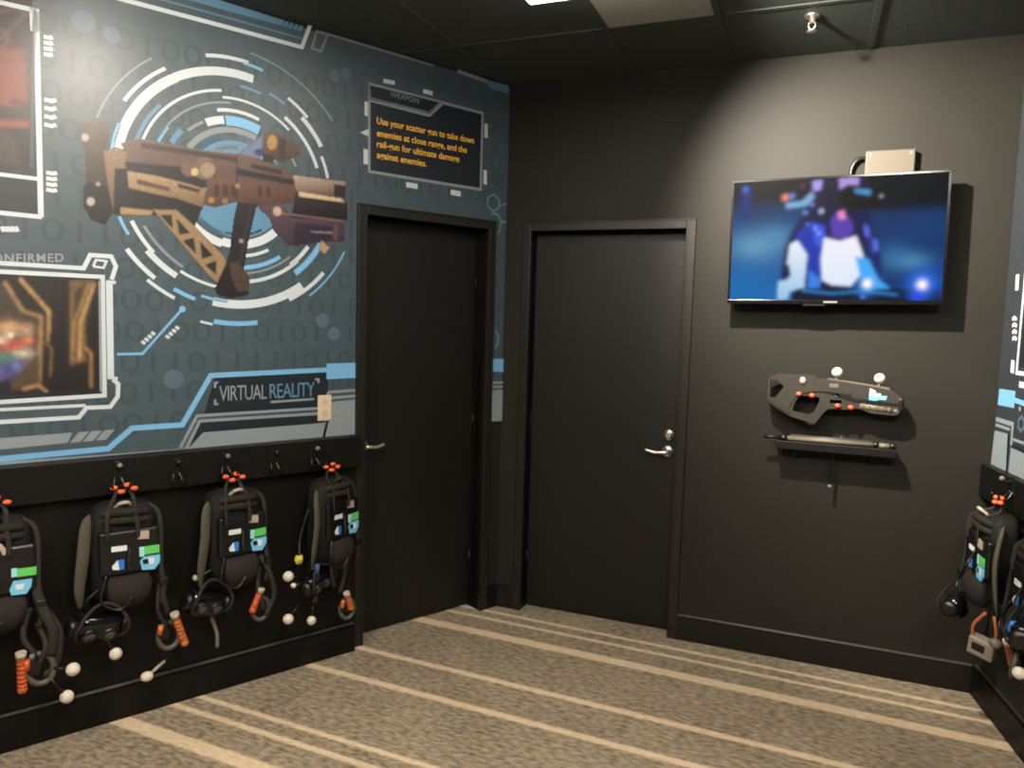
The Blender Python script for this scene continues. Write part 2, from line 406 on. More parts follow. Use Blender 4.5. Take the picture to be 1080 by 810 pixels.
def spotlight(label, pos, aim, energy, half, blend):
    p, a = Vector(pos), Vector(aim); d = (a-p).normalized(); t = thing('ceiling_spotlight', label, 'spotlight', (p.x, p.y, H))
    c = p-Vector((p.x, p.y, H)); q = d.to_track_quat('-Z', 'Y')
    mb = MB(); mb.lathe([(.045, 0), (.045, -.012), (.012, -.014), (.012, c.z+.07)], (0, 0, 0), 'z', 20); mb.build('spot_mount', TRIMM, t)
    mb = MB(lambda x, y, z: tuple(c+q @ Vector((x, y, z)))); n = 24; rows = []
    for r, h in ((.020, .088), (.040, .080), (.046, -.012), (.042, -.012), (.036, .060)):
        rows.append([mb.v((r*math.cos(2*math.pi*k/n), r*math.sin(2*math.pi*k/n), h)) for k in range(n)])
    for u_, v_ in zip(rows[:-1], rows[1:]):
        for k in range(n): mb.f([u_[k], u_[(k+1) % n], v_[(k+1) % n], v_[k]], True)
    mb.f(rows[0]); mb.f(rows[-1]); mb.build('spot_head', TRIMM, t)
    ld = bpy.data.lights.new('spot_lamp', 'SPOT'); ld.energy = energy; ld.spot_size = 2*half; ld.spot_blend = blend; ld.shadow_soft_size = .03; ld.color = (1, .90, .77)
    lo = bpy.data.objects.new('spot_lamp', ld); COL.objects.link(lo); lo.parent = t; lo.location = c-d*.0; lo.rotation_euler = q.to_euler()
spotlight('black ceiling spotlight aimed at the television wall', (1.18, -1.25, 2.86), (1.96, 0, 2.05), SPOT_TV, math.radians(44), 1.0)
spotlight('black ceiling spotlight aimed at the printed gun', (.12, -2.20, 2.86), tuple(wp('L', 1.90, 2.42)), SPOT_MURAL, math.radians(46), .9)
t = thing('fire_sprinkler', 'small chrome fire sprinkler hanging from the ceiling', 'sprinkler', (1.544, -.482, H))
mb = MB(); mb.lathe([(.032, 0), (.030, -.006), (.014, -.010), (.010, -.030)], (0, 0, 0)); mb.build('sprinkler_body', STEEL, t)
mb = MB(); mb.tube([(-.012, 0, -.028), (-.014, 0, -.045), (0, 0, -.062)], .003, 6); mb.tube([(.012, 0, -.028), (.014, 0, -.045), (0, 0, -.062)], .003, 6)
mb.lathe([(.004, -.058), (.020, -.062), (.020, -.065), (.004, -.066)], (0, 0, 0)); mb.build('deflector', STEEL, t)

# ------------------------------------------------------------------ printed murals (flat vinyl on the walls)
VR_ = .40                                            # vinyl sheen
V_BG = mat('slate_vinyl', (59, 75, 82), VR_, .6, noise=.10, nscale=14)
V_WHITE = mat('white_print', (184, 194, 199), VR_, .6)
V_DIM = mat('dim_white_print', (118, 128, 130), VR_, .6)
V_FAINT = mat('faint_print', (50, 65, 71), VR_, .6)
V_BLUE = mat('light_blue_print', (108, 164, 204), VR_, .6)
V_BLUE2 = mat('mid_blue_print', (80, 124, 152), VR_, .6)
V_DARK = mat('dark_print', (22, 30, 39), VR_, .6)
V_GREY = mat('grey_print', (126, 137, 140), VR_, .6)
V_YEL = mat('yellow_print', (232, 180, 66), VR_, .6)
V_BLK = mat('black_print', (12, 13, 15), VR_, .6)
V_HEX = mat('grey_blue_dot_print', (76, 92, 106), VR_, .6)
V_TEAL = mat('teal_line_print', (96, 132, 138), VR_, .6)
LAY = .0024
class Art:
    """flat printed shapes on wall k, one mesh, drawn in wall metres"""
    def __init__(s, k, layer=1): s.k = k; s.mb = MB(); s.o = LAY+.00035*layer
    def P(s, uv): return sz(s.k, *uv)
    def vert(s, p): return s.mb.v(tuple(wp(s.k, p[0], p[1], s.o)))
    def poly(s, pts, M, px=True):
        s.mb.use(M); q = [s.P(p) for p in pts] if px else pts
        s.mb.f([s.vert(p) for p in q]); return s
    def quadstrip(s, L, R, M):
        s.mb.use(M); A = [s.vert(p) for p in L]; B = [s.vert(p) for p in R]
        for i in range(len(A)-1): s.mb.f([A[i], A[i+1], B[i+1], B[i]])
    def line(s, pts, wd, M, closed=False, px=True):
        q = [Vector(s.P(p)) if px else Vector(p) for p in pts]; n = len(q); L = []; R = []
        for i in range(n):
            a = q[i-1] if (i or closed) else None; b = q[(i+1) % n] if (i < n-1 or closed) else None
            d1 = (q[i]-a).normalized() if a is not None else (b-q[i]).normalized()
            d2 = (b-q[i]).normalized() if b is not None else d1
            n1 = Vector((-d1.y, d1.x)); n2 = Vector((-d2.y, d2.x)); mvec = (n1+n2)
            mvec = mvec/max(mvec.length_squared/2, .4); L.append(q[i]+mvec*wd/2); R.append(q[i]-mvec*wd/2)
        if closed: L.append(L[0]); R.append(R[0])
        s.quadstrip(L, R, M); return s
    def arc(s, p0, p1, wd, M, c=(1.505, 2.203), cw=None):
        a, b = Vector(s.P(p0))-Vector(c), Vector(s.P(p1))-Vector(c); r0, r1 = a.length, b.length
        t0, t1 = math.atan2(a.y, a.x), math.atan2(b.y, b.x)
        while t1-t0 > math.pi: t1 -= 2*math.pi
        while t1-t0 < -math.pi: t1 += 2*math.pi
        n = max(6, int(abs(t1-t0)/.06)); r = (r0+r1)/2; L = []; R = []
        for i in range(n+1):
            t = t0+(t1-t0)*i/n; L.append((c[0]+(r+wd/2)*math.cos(t), c[1]+(r+wd/2)*math.sin(t))); R.append((c[0]+(r-wd/2)*math.cos(t), c[1]+(r-wd/2)*math.sin(t)))
        s.quadstrip(L, R, M); return s
    def disc(s, c, r, M, n=24):
        q = s.P(c); s.poly([(q[0]+r*math.cos(2*math.pi*i/n), q[1]+r*math.sin(2*math.pi*i/n)) for i in range(n)], M, px=False); return s
    def hexa(s, c, r, wd, M):
        q = s.P(c); s.line([(q[0]+r*math.sin(math.pi*i/3), q[1]+r*math.cos(math.pi*i/3)) for i in range(6)], wd, M, True, False); return s
    def text(s, body, p0, p1, height, M, spacing=1.0, bold=0, shear=0, zscale=None):
        """lettering whose baseline runs from p0 to p1 (photo points) with capitals of the given height in metres"""
        cu = bpy.data.curves.new('t', 'FONT'); cu.body = body; cu.size = 1; cu.space_character = spacing; cu.shear = shear; cu.offset = bold; cu.resolution_u = 3
        o = bpy.data.objects.new('t', cu); COL.objects.link(o); dg = bpy.context.evaluated_depsgraph_get()
        me = bpy.data.meshes.new_from_object(o.evaluated_get(dg)); bpy.data.objects.remove(o); bpy.data.curves.remove(cu)
        a, b = Vector(s.P(p0)), Vector(s.P(p1)); d = b-a
        x0 = min(v.co.x for v in me.vertices); x1 = max(v.co.x for v in me.vertices); hs = height/.69
        s.mb.use(M); V = []
        for v in me.vertices:
            t = (v.co.x-x0)/(x1-x0); p = a+d*t; V.append(s.vert((p.x, p.y+v.co.y*hs)))
        for f in me.polygons: s.mb.f([V[i] for i in f.vertices])
        bpy.data.meshes.remove(me); return s
    def build(s, name, parent): return s.mb.build(name, None, parent, fixn=False)

class Paint:
    """a soft picture computed on a grid laid over a rectangle of the wall"""
    def __init__(s, u0, v0, u1, v1, step=1.0, ss=2):
        s.u = np.arange(u0, u1+1e-6, step/ss); s.v = np.arange(v0, v1+1e-6, step/ss); s.ss = ss
        s.U, s.V = np.meshgrid(s.u, s.v); s.C = np.zeros(s.U.shape+(3,)); s.A = np.zeros(s.U.shape)
    def inside(s, pts):
        r = np.zeros(s.U.shape, bool); n = len(pts)
        for i in range(n):
            (x0, y0), (x1, y1) = pts[i], pts[(i+1) % n]
            if y0 == y1: continue
            c = ((y0 > s.V) != (y1 > s.V)) & (s.U < (x1-x0)*(s.V-y0)/(y1-y0)+x0); r ^= c
        return r
    def poly(s, pts, c, alpha=True, c2=None, axis=1):
        k = s.inside(pts); s._put(k, c, c2, axis, [p[axis] for p in pts])
        if alpha: s.A[k] = 1
        return s
    def ell(s, c0, rx, ry, c, alpha=True):
        k = ((s.U-c0[0])/rx)**2+((s.V-c0[1])/ry)**2 < 1; s.C[k] = lin(c)
        if alpha: s.A[k] = 1
        return s
    def _put(s, k, c, c2, axis, rngv):
        if c2 is None: s.C[k] = lin(c); return
        X = s.V if axis else s.U; t = np.clip((X[k]-min(rngv))/(max(rngv)-min(rngv)), 0, 1)[:, None]
        s.C[k] = lin(c)*(1-t)+lin(c2)*t
    def line(s, pts, wd, c, alpha=False):
        k = np.zeros(s.U.shape, bool)
        for (x0, y0), (x1, y1) in zip(pts[:-1], pts[1:]):
            L2 = max((x1-x0)**2+(y1-y0)**2, 1e-9); t = np.clip(((s.U-x0)*(x1-x0)+(s.V-y0)*(y1-y0))/L2, 0, 1)
            k |= (s.U-x0-t*(x1-x0))**2+(s.V-y0-t*(y1-y0))**2 < (wd/2)**2
        s.C[k] = lin(c)
        if alpha: s.A[k] = 1
        return s
    def glow(s, c0, rx, ry, c, a=1.0, add=False):
        g = a*np.exp(-((s.U-c0[0])/rx)**2-((s.V-c0[1])/ry)**2)[..., None]
        s.C = s.C+g*lin(c) if add else s.C*(1-g)+g*lin(c); return s
    def speckle(s, amt, sc=3):
        n = rng.normal(size=(len(s.v)//sc+2, len(s.u)//sc+2)); n = np.kron(n, np.ones((sc, sc)))[:len(s.v), :len(s.u)]
        s.C *= np.clip(1+amt*n, .2, 2)[..., None]; return s
    def blur(s, sig):
        sig = sig*s.ss; r = int(3*sig)+1; k = np.exp(-.5*(np.arange(-r, r+1)/sig)**2); k /= k.sum()
        X = np.pad(s.C, ((r, r), (r, r), (0, 0)), 'edge')
        X = sum(k[i]*X[i:i+s.C.shape[0]] for i in range(2*r+1)); s.C = sum(k[i]*X[:, i:i+s.C.shape[1]] for i in range(2*r+1)); return s
    def mesh(s, name, M, place, parent, cut=True):
        q = s.ss; C = s.C[::q, ::q]; A = s.A[::q, ::q]; U = s.U[::q, ::q]; V = s.V[::q, ::q]; nr, nc = U.shape
        co = np.array([place(u, v) for u, v in zip(U.ravel(), V.ravel())]); idx = np.arange(nr*nc).reshape(nr, nc)
        fs = np.stack([idx[:-1, :-1], idx[1:, :-1], idx[1:, 1:], idx[:-1, 1:]], -1).reshape(-1, 4)
        if cut:
            a = A.ravel(); fs = fs[(a[fs] > .5).sum(1) >= 3]
        used = np.unique(fs); rm = -np.ones(nr*nc, int); rm[used] = np.arange(len(used)); fs = rm[fs]; co = co[used]; cc = C.reshape(-1, 3)[used]
        me = bpy.data.meshes.new(name); me.vertices.add(len(co)); me.vertices.foreach_set('co', co.astype(np.float32).ravel())
        me.loops.add(fs.size); me.loops.foreach_set('vertex_index', fs.astype(np.int32).ravel())
        me.polygons.add(len(fs)); me.polygons.foreach_set('loop_start', np.arange(0, fs.size, 4, dtype=np.int32))
        me.update(calc_edges=True); at = me.color_attributes.new('print', 'FLOAT_COLOR', 'POINT')
        at.data.foreach_set('color', np.c_[np.clip(cc, 0, 4), np.ones(len(cc))].astype(np.float32).ravel())
        me.materials.append(M); o = bpy.data.objects.new(name, me); COL.objects.link(o); o.parent = parent
        return o
def on_wall(k, layer):
    def pl(u, v):
        s_, z_ = sz(k, u, v); return wp(k, s_, z_, LAY+.00035*layer)
    return pl
PRINT = vcol_mat('printed_picture', rough=VR_, spec=.6)

mur = thing('wall_mural', 'large slate blue mural with a futuristic gun in white rings on the left wall', 'mural')
mb = MB(XF('L')); ZB, ZT = 1.0825, 2.935
mb.box((.004, 0.0002, D_H+.001), (4.6, LAY, ZT)); mb.box((D_S1+.001, .0002, ZB), (4.6, LAY, D_H+.001)); mb.box((.004, .0002, 1.10), (D_S0-.001, LAY, D_H+.001))
mb.build('backing_panel', V_BG, mur)
# faint rows of binary digits
A = Art('L', 1)
def digits(n): return ''.join(rng.choice(['0', '1'], n))
for z in np.arange(1.16, 2.75, .125):
    s0, s1 = 3.6, (.95 if z < 2.22 else .10); q0, q1 = (s0, z), (s1, z)
    n = int((s0-s1)/.085)
    cu_pts = (q0, q1); P0 = A.P; A.P = lambda p: p; A.text(digits(n), q0, q1, .085, V_FAINT); A.P = P0
A.build('binary_digits', mur)

# rings behind the gun
A = Art('L', 2)
for p0, p1, wd, M in [((107,127),(157,57),.006,V_DIM), ((264,49),(345,130),.007,V_TEAL), ((357,262),(330,318),.008,V_BLUE),
    ((124,156),(186,82),.036,V_WHITE), ((186,82),(267,83),.034,V_WHITE), ((133,108),(173,70),.014,V_WHITE), ((217,60),(262,65),.015,V_WHITE), ((256,67),(277,74),.012,V_BLUE),
    ((305,101),(322,126),.014,V_WHITE), ((320,122),(336,156),.020,V_WHITE), ((302,121),(331,178),.016,V_WHITE), ((339,165),(345,188),.014,V_WHITE),
    ((284,97),(299,111),.012,V_BLUE2), ((253,90),(275,100),.010,V_BLUE2), ((152,152),(233,93),.011,V_WHITE), ((233,93),(299,143),.010,V_WHITE), ((145,148),(168,110),.014,V_BLUE2),
    ((170,145),(243,107),.008,V_DIM), ((228,113),(272,129),.014,V_WHITE), ((217,129),(236,127),.032,V_WHITE), ((238,127),(273,138),.040,V_BLUE), ((200,140),(213,126),.012,V_DIM),
    ((202,158),(268,150),.055,V_DIM), ((225,160),(255,157),.016,V_WHITE), ((180,150),(192,138),.022,V_BLUE2), ((118,158),(126,130),.014,V_BLUE),
    ((127,228),(134,248),.012,V_BLUE), ((138,260),(160,297),.018,V_WHITE), ((158,292),(182,318),.014,V_WHITE), ((141,232),(160,268),.016,V_WHITE), ((158,262),(184,294),.024,V_WHITE),
    ((157,236),(190,286),.012,V_DIM), ((190,286),(237,304),.012,V_WHITE), ((184,303),(205,317),.016,V_BLUE), ((222,329),(312,292),.036,V_WHITE), ((312,290),(338,252),.026,V_BLUE), ((307,321),(337,284),.018,V_WHITE),
    ((264,306),(308,268),.016,V_WHITE), ((262,297),(300,264),.010,V_DIM), ((308,282),(322,258),.018,V_WHITE), ((255,288),(292,266),.018,V_BLUE), ((258,276),(280,258),.014,V_WHITE),
    ((206,230),(232,263),.034,V_WHITE), ((232,263),(284,238),.036,V_WHITE), ((212,226),(236,250),.010,V_BLUE2), ((236,252),(272,236),.010,V_BLK),
    ((211,339),(224,342),.010,V_WHITE), ((225,341),(271,338),.020,V_BLUE), ((212,312),(240,318),.012,V_BLUE), ((168,150),(176,133),.012,V_BLUE), ((296,150),(312,176),.010,V_DIM), ((128,214),(140,224),.012,V_WHITE)]:
    A.arc(p0, p1, wd, M)
P0 = A.P; A.P = lambda p: p
A.disc((1.505, 2.203), .22, V_BLUE2, 40); A.P = P0
A.build('ring_emblem', mur)

# the printed gun
g = Paint(78, 118, 372, 322, 1.0, 2)
def T(pts): return [(60+x/3.375, 100+y/3.375) for x, y in pts]
g.poly(T([(700,165),(735,140),(748,210),(700,232),(640,215)]), (120,135,170))
g.poly(T([(75,100),(180,97),(185,170),(165,210),(195,330),(205,410),(170,465),(120,445),(92,395),(92,330),(105,310),(97,190),(80,150)]), (98,82,70), c2=(14,13,15))
g.poly(T([(92,330),(110,310),(190,330),(200,410),(170,465),(120,445),(92,395)]), (18,17,19))
g.poly(T([(200,250),(470,285),(540,350),(515,410),(490,470),(430,430),(340,432),(200,428)]), (26,25,29))
g.poly(T([(165,200),(215,185),(262,215),(252,262),(205,262),(200,420),(182,330)]), (158,132,104), c2=(120,96,72))
g.poly(T([(225,172),(290,155),(500,195),(640,208),(760,235),(850,290),(850,372),(700,402),(640,372),(520,330),(240,262),(250,215)]), (122,100,92), c2=(84,60,54))
g.poly(T([(240,238),(480,262),(530,300),(530,330),(250,272)]), (34,30,34))
g.poly(T([(300,170),(640,222),(640,240),(300,190)]), (70,54,54))
g.poly(T([(250,272),(350,288),(470,318),(530,338),(520,402),(430,370),(360,356),(255,332)]), (188,162,124), c2=(128,102,76))
g.poly(T([(285,300),(400,330),(400,345),(285,318)]), (96,72,58)); g.poly(T([(430,315),(510,338),(505,350),(430,330)]), (70,52,44))
g.poly(T([(225,400),(340,412),(335,432),(225,425)]), (176,150,110))
g.poly(T([(545,290),(700,308),(850,330),(850,382),(740,402),(640,382),(560,402),(520,392)]), (124,88,72), c2=(86,60,54))
for x in (560,590,620): g.poly(T([(x,320),(x+16,322),(x+16,362),(x,360)]), (70,48,44))
for x in (715,745): g.poly(T([(x,325),(x+14,327),(x+14,362),(x,360)]), (70,48,44))
g.poly(T([(640,262),(850,305),(850,322),(640,285)]), (30,24,28)); g.poly(T([(690,245),(800,268),(800,285),(690,262)]), (52,38,38))
g.line(T([(640,215),(640,370)]), 1.6, (44,32,32)); g.line(T([(560,235),(560,300)]), 1.3, (60,44,42))
for x, y, r, c in ((470,262,30,(120,100,90)), (525,262,40,(128,106,94)), (535,268,26,(168,146,128)), (490,275,14,(215,190,130)), (548,375,11,(180,140,80)), (598,378,11,(160,120,90)), (642,325,9,(170,140,120)), (100,152,14,(190,180,168)), (120,380,15,(196,186,172)), (146,318,8,(170,160,150))):
    g.ell(T([(x,y)])[0], r/3.375, r/3.375, c)
g.poly(T([(730,150),(765,128),(830,163),(862,182),(866,215),(800,242),(728,208)]), (112,84,52), c2=(70,50,34))
g.ell(T([(765,170)])[0], 5, 8, (188,150,86)); g.poly(T([(790,150),(815,160),(810,228),(785,222)]), (52,38,28)); g.poly(T([(728,205),(775,220),(770,245),(735,238)]), (26,22,26))
g.poly(T([(840,285),(1028,308),(1028,368),(850,345)]), (200,176,158), c2=(96,70,70)); g.poly(T([(985,318),(1028,325),(1028,368),(985,360)]), (54,40,46))
g.poly(T([(850,345),(1036,385),(1036,446),(830,440)]), (46,34,42)); g.poly(T([(860,345),(1010,368),(1025,384),(860,362)]), (226,204,164))
g.poly(T([(850,400),(1036,415),(1036,446),(830,440)]), (26,20,28))
g.poly(T([(715,402),(800,385),(832,438),(1026,446),(1022,526),(945,526),(830,540),(770,482),(755,440)]), (104,80,88), c2=(64,50,70))
g.poly(T([(845,455),(1000,470),(1000,512),(840,536)]), (52,42,62)); g.line(T([(905,488),(985,492)]), 1.4, (170,160,170)); g.line(T([(780,420),(1020,450)]), 1.6, (150,118,112))
g.poly(T([(940,518),(972,545),(952,568),(928,548)]), (196,164,124)); g.ell(T([(783,415)])[0], 4.5, 5, (208,184,160)); g.ell(T([(990,490)])[0], 3, 9, (110,84,90))
g.poly(T([(640,382),(712,390),(682,520),(666,622),(600,652),(612,560),(626,450)]), (34,26,38)); g.line(T([(690,400),(650,600)]), 1.3, (84,64,84)); g.ell(T([(655,520)])[0], 2.2, 2.2, (190,160,160))
g.poly(T([(340,408),(425,410),(505,482),(592,572),(612,612),(582,680),(545,650)]), (164,138,104))
for tri in ([(366,428),(408,428),(412,478)], [(424,440),(474,492),(436,498)], [(446,520),(486,508),(494,565)], [(508,522),(556,572),(516,584)], [(526,606),(566,590),(566,640)]): g.poly(T(tri), (30,28,32))
g.line(T([(345,428),(545,665)]), 2.2, (60,50,46)); g.line(T([(610,580),(590,660),(562,690)]), 2.4, (26,22,28), True)
g.poly(T([(560,690),(600,602),(640,590),(686,655),(682,712),(620,726),(570,712)]), (28,24,28)); g.poly(T([(615,600),(640,592),(686,655),(682,700),(640,700),(620,650)]), (86,70,54)); g.line(T([(625,660),(680,672)]), 1.6, (50,40,34))
g.line(T([(225,172),(290,155),(500,195),(640,208)]), 1.4, (150,128,118)); g.ell(T([(720,205)])[0], 5, 4, (58,52,120))
g.speckle(.10, 3); g.blur(.6); g.C = .66*g.C**1.08
g.mesh('gun_picture', PRINT, on_wall('L', 4), mur)

# the two framed pictures at the left
p = Paint(-110, -25, 34, 180, 1.5, 2)
p.poly([(-200,-60),(60,-60),(60,260),(-200,260)], (22,17,15))
def T2(pts): return [(x/3.857, y/3.857) for x, y in pts]
p.poly(T2([(-400,180),(100,200),(110,420),(60,440),(-400,440)]), (120,52,34), c2=(150,66,40)); p.poly(T2([(-400,440),(120,430),(120,465),(-400,475)]), (40,24,20)); p.poly(T2([(-400,478),(125,492),(125,520),(-400,515)]), (165,72,48))
for L in ([(-300,130),(0,160),(100,60)], [(-300,210),(0,200),(40,165),(0,120)], [(-100,90),(60,30),(110,60)], [(-300,60),(-100,100),(0,40)]): p.line(T2(L), 3, (120,74,50))
p.poly(T2([(0,520),(60,560),(90,680),(-50,660)]), (66,50,42)); p.ell(T2([(70,415)])[0], 8, 3, (60,26,20)); p.poly(T2([(-300,540),(-80,540),(-60,680),(-300,690)]), (70,40,30))
p.glow((10,80), 18, 26, (170,76,48), .5); p.speckle(.18, 3); p.blur(1.1); p.C *= .5
p.mesh('picture_print', PRINT, on_wall('L', 3), mur, cut=False)
p = Paint(-170, 288, 103, 414, 1.5, 2)
p.poly([(-300,200),(200,200),(200,500),(-300,500)], (24,20,18))
def T3(pts): return [(x/3.68, 250+y/3.68) for x, y in pts]
p.poly(T3([(270,170),(370,170),(330,330),(335,480),(270,500)]), (104,80,52)); p.poly(T3([(290,210),(330,180),(300,320),(285,320)]), (60,46,32)); p.line(T3([(365,185),(312,330),(308,470)]), 3, (176,138,88)); p.line(T3([(345,180),(286,330),(280,470)]), 2, (150,118,76))
p.line(T3([(80,165),(190,290),(188,400)]), 4, (164,128,82)); p.line(T3([(20,180),(90,290),(160,310),(150,560)]), 5, (140,112,72)); p.line(T3([(330,430),(352,450),(352,580)]), 3, (150,112,70))
p.poly(T3([(-650,170),(10,180),(80,290),(140,310),(140,540),(-650,600)]), (60,52,42)); p.poly(T3([(-650,320),(130,330),(125,500),(0,560),(-650,580)]), (92,84,78))
for x, y, rx, ry, c in ((30,350,40,24,(206,160,110)), (100,360,30,20,(190,150,110)), (50,420,60,22,(190,74,48)), (110,400,20,14,(210,120,70)), (20,470,40,20,(60,130,110)), (90,450,40,16,(190,190,170)), (30,520,40,34,(60,66,140)), (5,400,20,14,(230,214,190)), (-100,360,60,30,(190,150,110)), (-120,440,80,30,(160,80,60)), (-90,510,70,40,(70,80,130)), (-260,380,80,60,(150,120,90)), (-300,480,90,40,(80,100,110)), (40,380,16,10,(240,230,210)), (70,500,20,20,(100,110,170))):
    c0 = T3([(x,y)])[0]; p.glow(c0, rx/3.68, ry/3.68, c, .9)
p.poly(T3([(40,560),(120,480),(150,460),(150,580),(40,600)]), (74,58,40)); p.line(T3([(90,590),(150,575),(180,600)]), 3, (170,128,86)); p.poly(T3([(190,370),(260,380),(250,590),(190,590)]), (16,14,13)); p.line(T3([(160,400),(200,430),(195,540)]), 2, (120,96,64))
p.speckle(.2, 3); p.blur(.9); p.C *= .9
p.mesh('picture_print', PRINT, on_wall('L', 3), mur, cut=False)
A = Art('L', 2)
A.poly([(-120,-28),(38,8),(42,229),(-120,206)], V_DARK); A.poly([(-180,278),(110,291),(111,418),(-180,432)], V_DARK)
A.build('picture_backing', mur)
A = Art('L', 5)
A.line([(-120,-24),(0,3),(38,11.5)], .016, V_WHITE); A.line([(36,9),(37,34)], .030, V_WHITE); A.line([(38,12),(38.5,34),(43,229)], .018, V_WHITE); A.line([(-120,170),(0,184),(41,189)], .014, V_WHITE); A.line([(-120,210),(0,224.5),(44,229)], .016, V_WHITE)
A.line([(36,12),(33,178)], .012, V_FAINT)
A.line([(-180,275),(0,277.5),(88,283),(95,269),(117,270.5),(122,281),(117.5,295)], .016, V_WHITE); A.line([(98,281),(101,274),(112,275.5),(109,282.5),(98,281)], .009, V_WHITE)
A.line([(115,297),(116.5,398)], .024, V_WHITE); A.line([(112,297),(122,298)], .012, V_WHITE); A.line([(-180,281),(0,286.5),(108,292),(110,417),(0,424),(-180,432)], .016, V_WHITE); A.line([(105,296),(106.5,413)], .010, V_GREY)
A.line([(113,398),(124,399)], .012, V_WHITE); A.line([(119,400),(124.5,405),(124,418),(116,429),(91,430),(83,440),(0,445),(-180,455)], .016, V_WHITE); A.line([(-180,439),(0,432),(90,427.5)], .012, V_WHITE)
A.build('picture_frames', mur)
# chevrons and tabs beside the pictures
A = Art('L', 5)
for x0, x1, y0, y1, n in ((46,55.5,38,62,4), (46.5,59,104,139,4), (48.5,60,181,205,4)):
    st = (y1-y0)/n
    for i in range(n):
        y = y0+st*i+1; xm = (x0+x1)/2+1.5; A.line([(x0,y),(xm,y+st*.22),(x1,y+.5)], .014, V_WHITE)
    A.build('chevron_marks', mur); A = Art('L', 5)
for i in range(4): A.line([(2+i*4.6,239),(4.5+i*4.6,244.5)], .016, V_WHITE)
A.build('tab_mark', mur)
A = Art('L', 5)
A.text('CONFIRMED', (-20,277), (67,276), .030, V_GREY, 1.15, .02)
A.build('confirmed_lettering', mur)

# top border
A = Art('L', 3)
A.line([(-120,-68),(0,-34),(130,0),(240,29),(318,50),(327.5,25)], .017, V_WHITE); A.line([(-120,-88),(0,-50),(160,-3),(240,19),(318,41)], .007, V_BLUE2)
A.poly([(0,-70),(150,-24),(240,3),(300,22),(297.5,27.5),(240,12),(150,-14),(0,-58)], V_BLUE2)
for i in range(4): A.poly([(301+i*5,22.5+i*1.5),(304.5+i*5,23.5+i*1.5),(302+i*5,29+i*1.4),(298.5+i*5,28+i*1.4)], V_BLUE2)
A.line([(334,33),(345,37.5),(338,54.5),(328.5,51)], .010, V_DIM, True); A.line([(334,33),(360,40.5),(457,69.5)], .010, V_DIM); A.line([(482,75),(513,86)], .020, V_GREY); A.poly([(512,84),(536,90.5),(535.6,99),(516,93.5)], V_BLUE2)
A.build('border_stripes', mur)
# info panel
A = Art('L', 3)
A.poly([(389,88),(465.5,107),(470,109.5),(509,119.5),(507,200),(389,181)], V_DARK)
A.build('info_panel', mur)
A = Art('L', 4)
A.line([(389,88.5),(464.5,107.5),(452.5,119.5),(390,104)], .012, V_GREY, True); A.line([(390,105),(452,121),(466,108.5)], .022, V_GREY); A.line([(466,108),(470,109.5),(508.5,119.5),(506.5,200),(389,181),(389,88)], .014, V_GREY)
for q in ([(404,83),(416,85.5),(416,90),(404,87.5)], [(446,94),(456,96.5),(456,101),(446,98.5)], [(384,107),(388,108),(388,123),(384,122)], [(379.5,140),(389,135.5),(389,144.5)], [(383,157),(388,158),(388,174),(383,173)], [(510.5,130),(514,131),(514,146),(510.5,145)], [(509.5,179),(513,180),(513,195),(509.5,194)], [(428,192),(440,194),(440,199.5),(428,197.5)], [(475,200),(485.5,202),(485.5,207.5),(475,205.5)]): A.poly(q, V_WHITE)
A.text('WEAPON', (411,102), (441,109.5), .026, V_GREY)
for body, a, b in (('Use your scatter gun to take down', (397,130.5), (499.5,151.5)), ('enemies at close range, and the', (397,143.5), (492,161.5)), ('rail-gun for ultimate damage', (397,155), (484,171)), ('against enemies.', (397,166.5), (449.5,176))):
    A.text(body, a, b, .031, V_YEL, bold=.018)
A.build('panel_lettering', mur)
# lower border, title, small marks
A = Art('L', 3)
A.poly([(196,474),(214,456),(336,446.5),(342,446),(347,424),(374,421.5),(374,459),(290,466)], V_GREY)
A.poly([(214,440),(226,398),(346,392),(346,430),(336,433)], V_DARK); A.poly([(211,445),(336,435.5),(336,446),(214,456),(200,472),(197,472)], V_DARK)
A.build('border_panel', mur)
A = Art('L', 4)
A.line([(-160,506),(0,489.5),(100,482.5),(194,475)], .018, V_GREY); A.line([(-160,492),(0,484),(114,473),(139,451.5),(192,448),(222,396),(344,390)], .022, V_BLUE); A.poly([(344,383.5),(374.5,382.5),(374.5,398.5),(344,400)], V_BLUE); A.poly([(-160,474),(0,462),(76,456),(71,467),(0,474),(-160,488)], V_GREY)
for i in range(3): A.poly([(83+i*13.5,455.6-i*1.0),(94+i*13.5,454.8-i*1.0),(84.5+i*13.5,466-i*1.2),(73.5+i*13.5,467-i*1.2)], V_GREY)
A.line([(190,472),(207.5,438.5),(337,430.5),(346.5,413.5),(374.3,411.5)], .013, V_GREY); A.line([(196,473),(210.5,444),(337,436),(350,419.5),(374.3,417.5)], .013, V_GREY)
A.line([(345,444),(341,461)], .014, V_BLK)
A.build('lower_border_lines', mur); A = Art('L', 4)
A.line([(123,373.5),(150,373),(191,327)], .010, V_BLUE); A.disc((192,326), .013, V_BLUE)
for cx, cy in ((155.5,354.5), (181,348.5)):
    for i in range(4): A.line([(cx-6.5+i*3.4,cy+5.5-i*3.2),(cx-2.5+i*3.4,cy+8-i*3.2)], .012, V_WHITE)
A.build('circuit_mark', mur); A = Art('L', 4)
A.poly([(518.5,378.5),(532,378.5),(532,392.5),(518.5,391.5)], V_BLUE); A.poly([(518,402.5),(531,402),(531,404.5),(518,405)], V_GREY); A.poly([(518,407),(531,406.5),(530.5,408.8),(518,409.3)], V_GREY); A.poly([(518,411.5),(530.3,411),(529,444),(517.5,444.5)], V_GREY)
A.build('border_end', mur)
A = Art('L', 5)
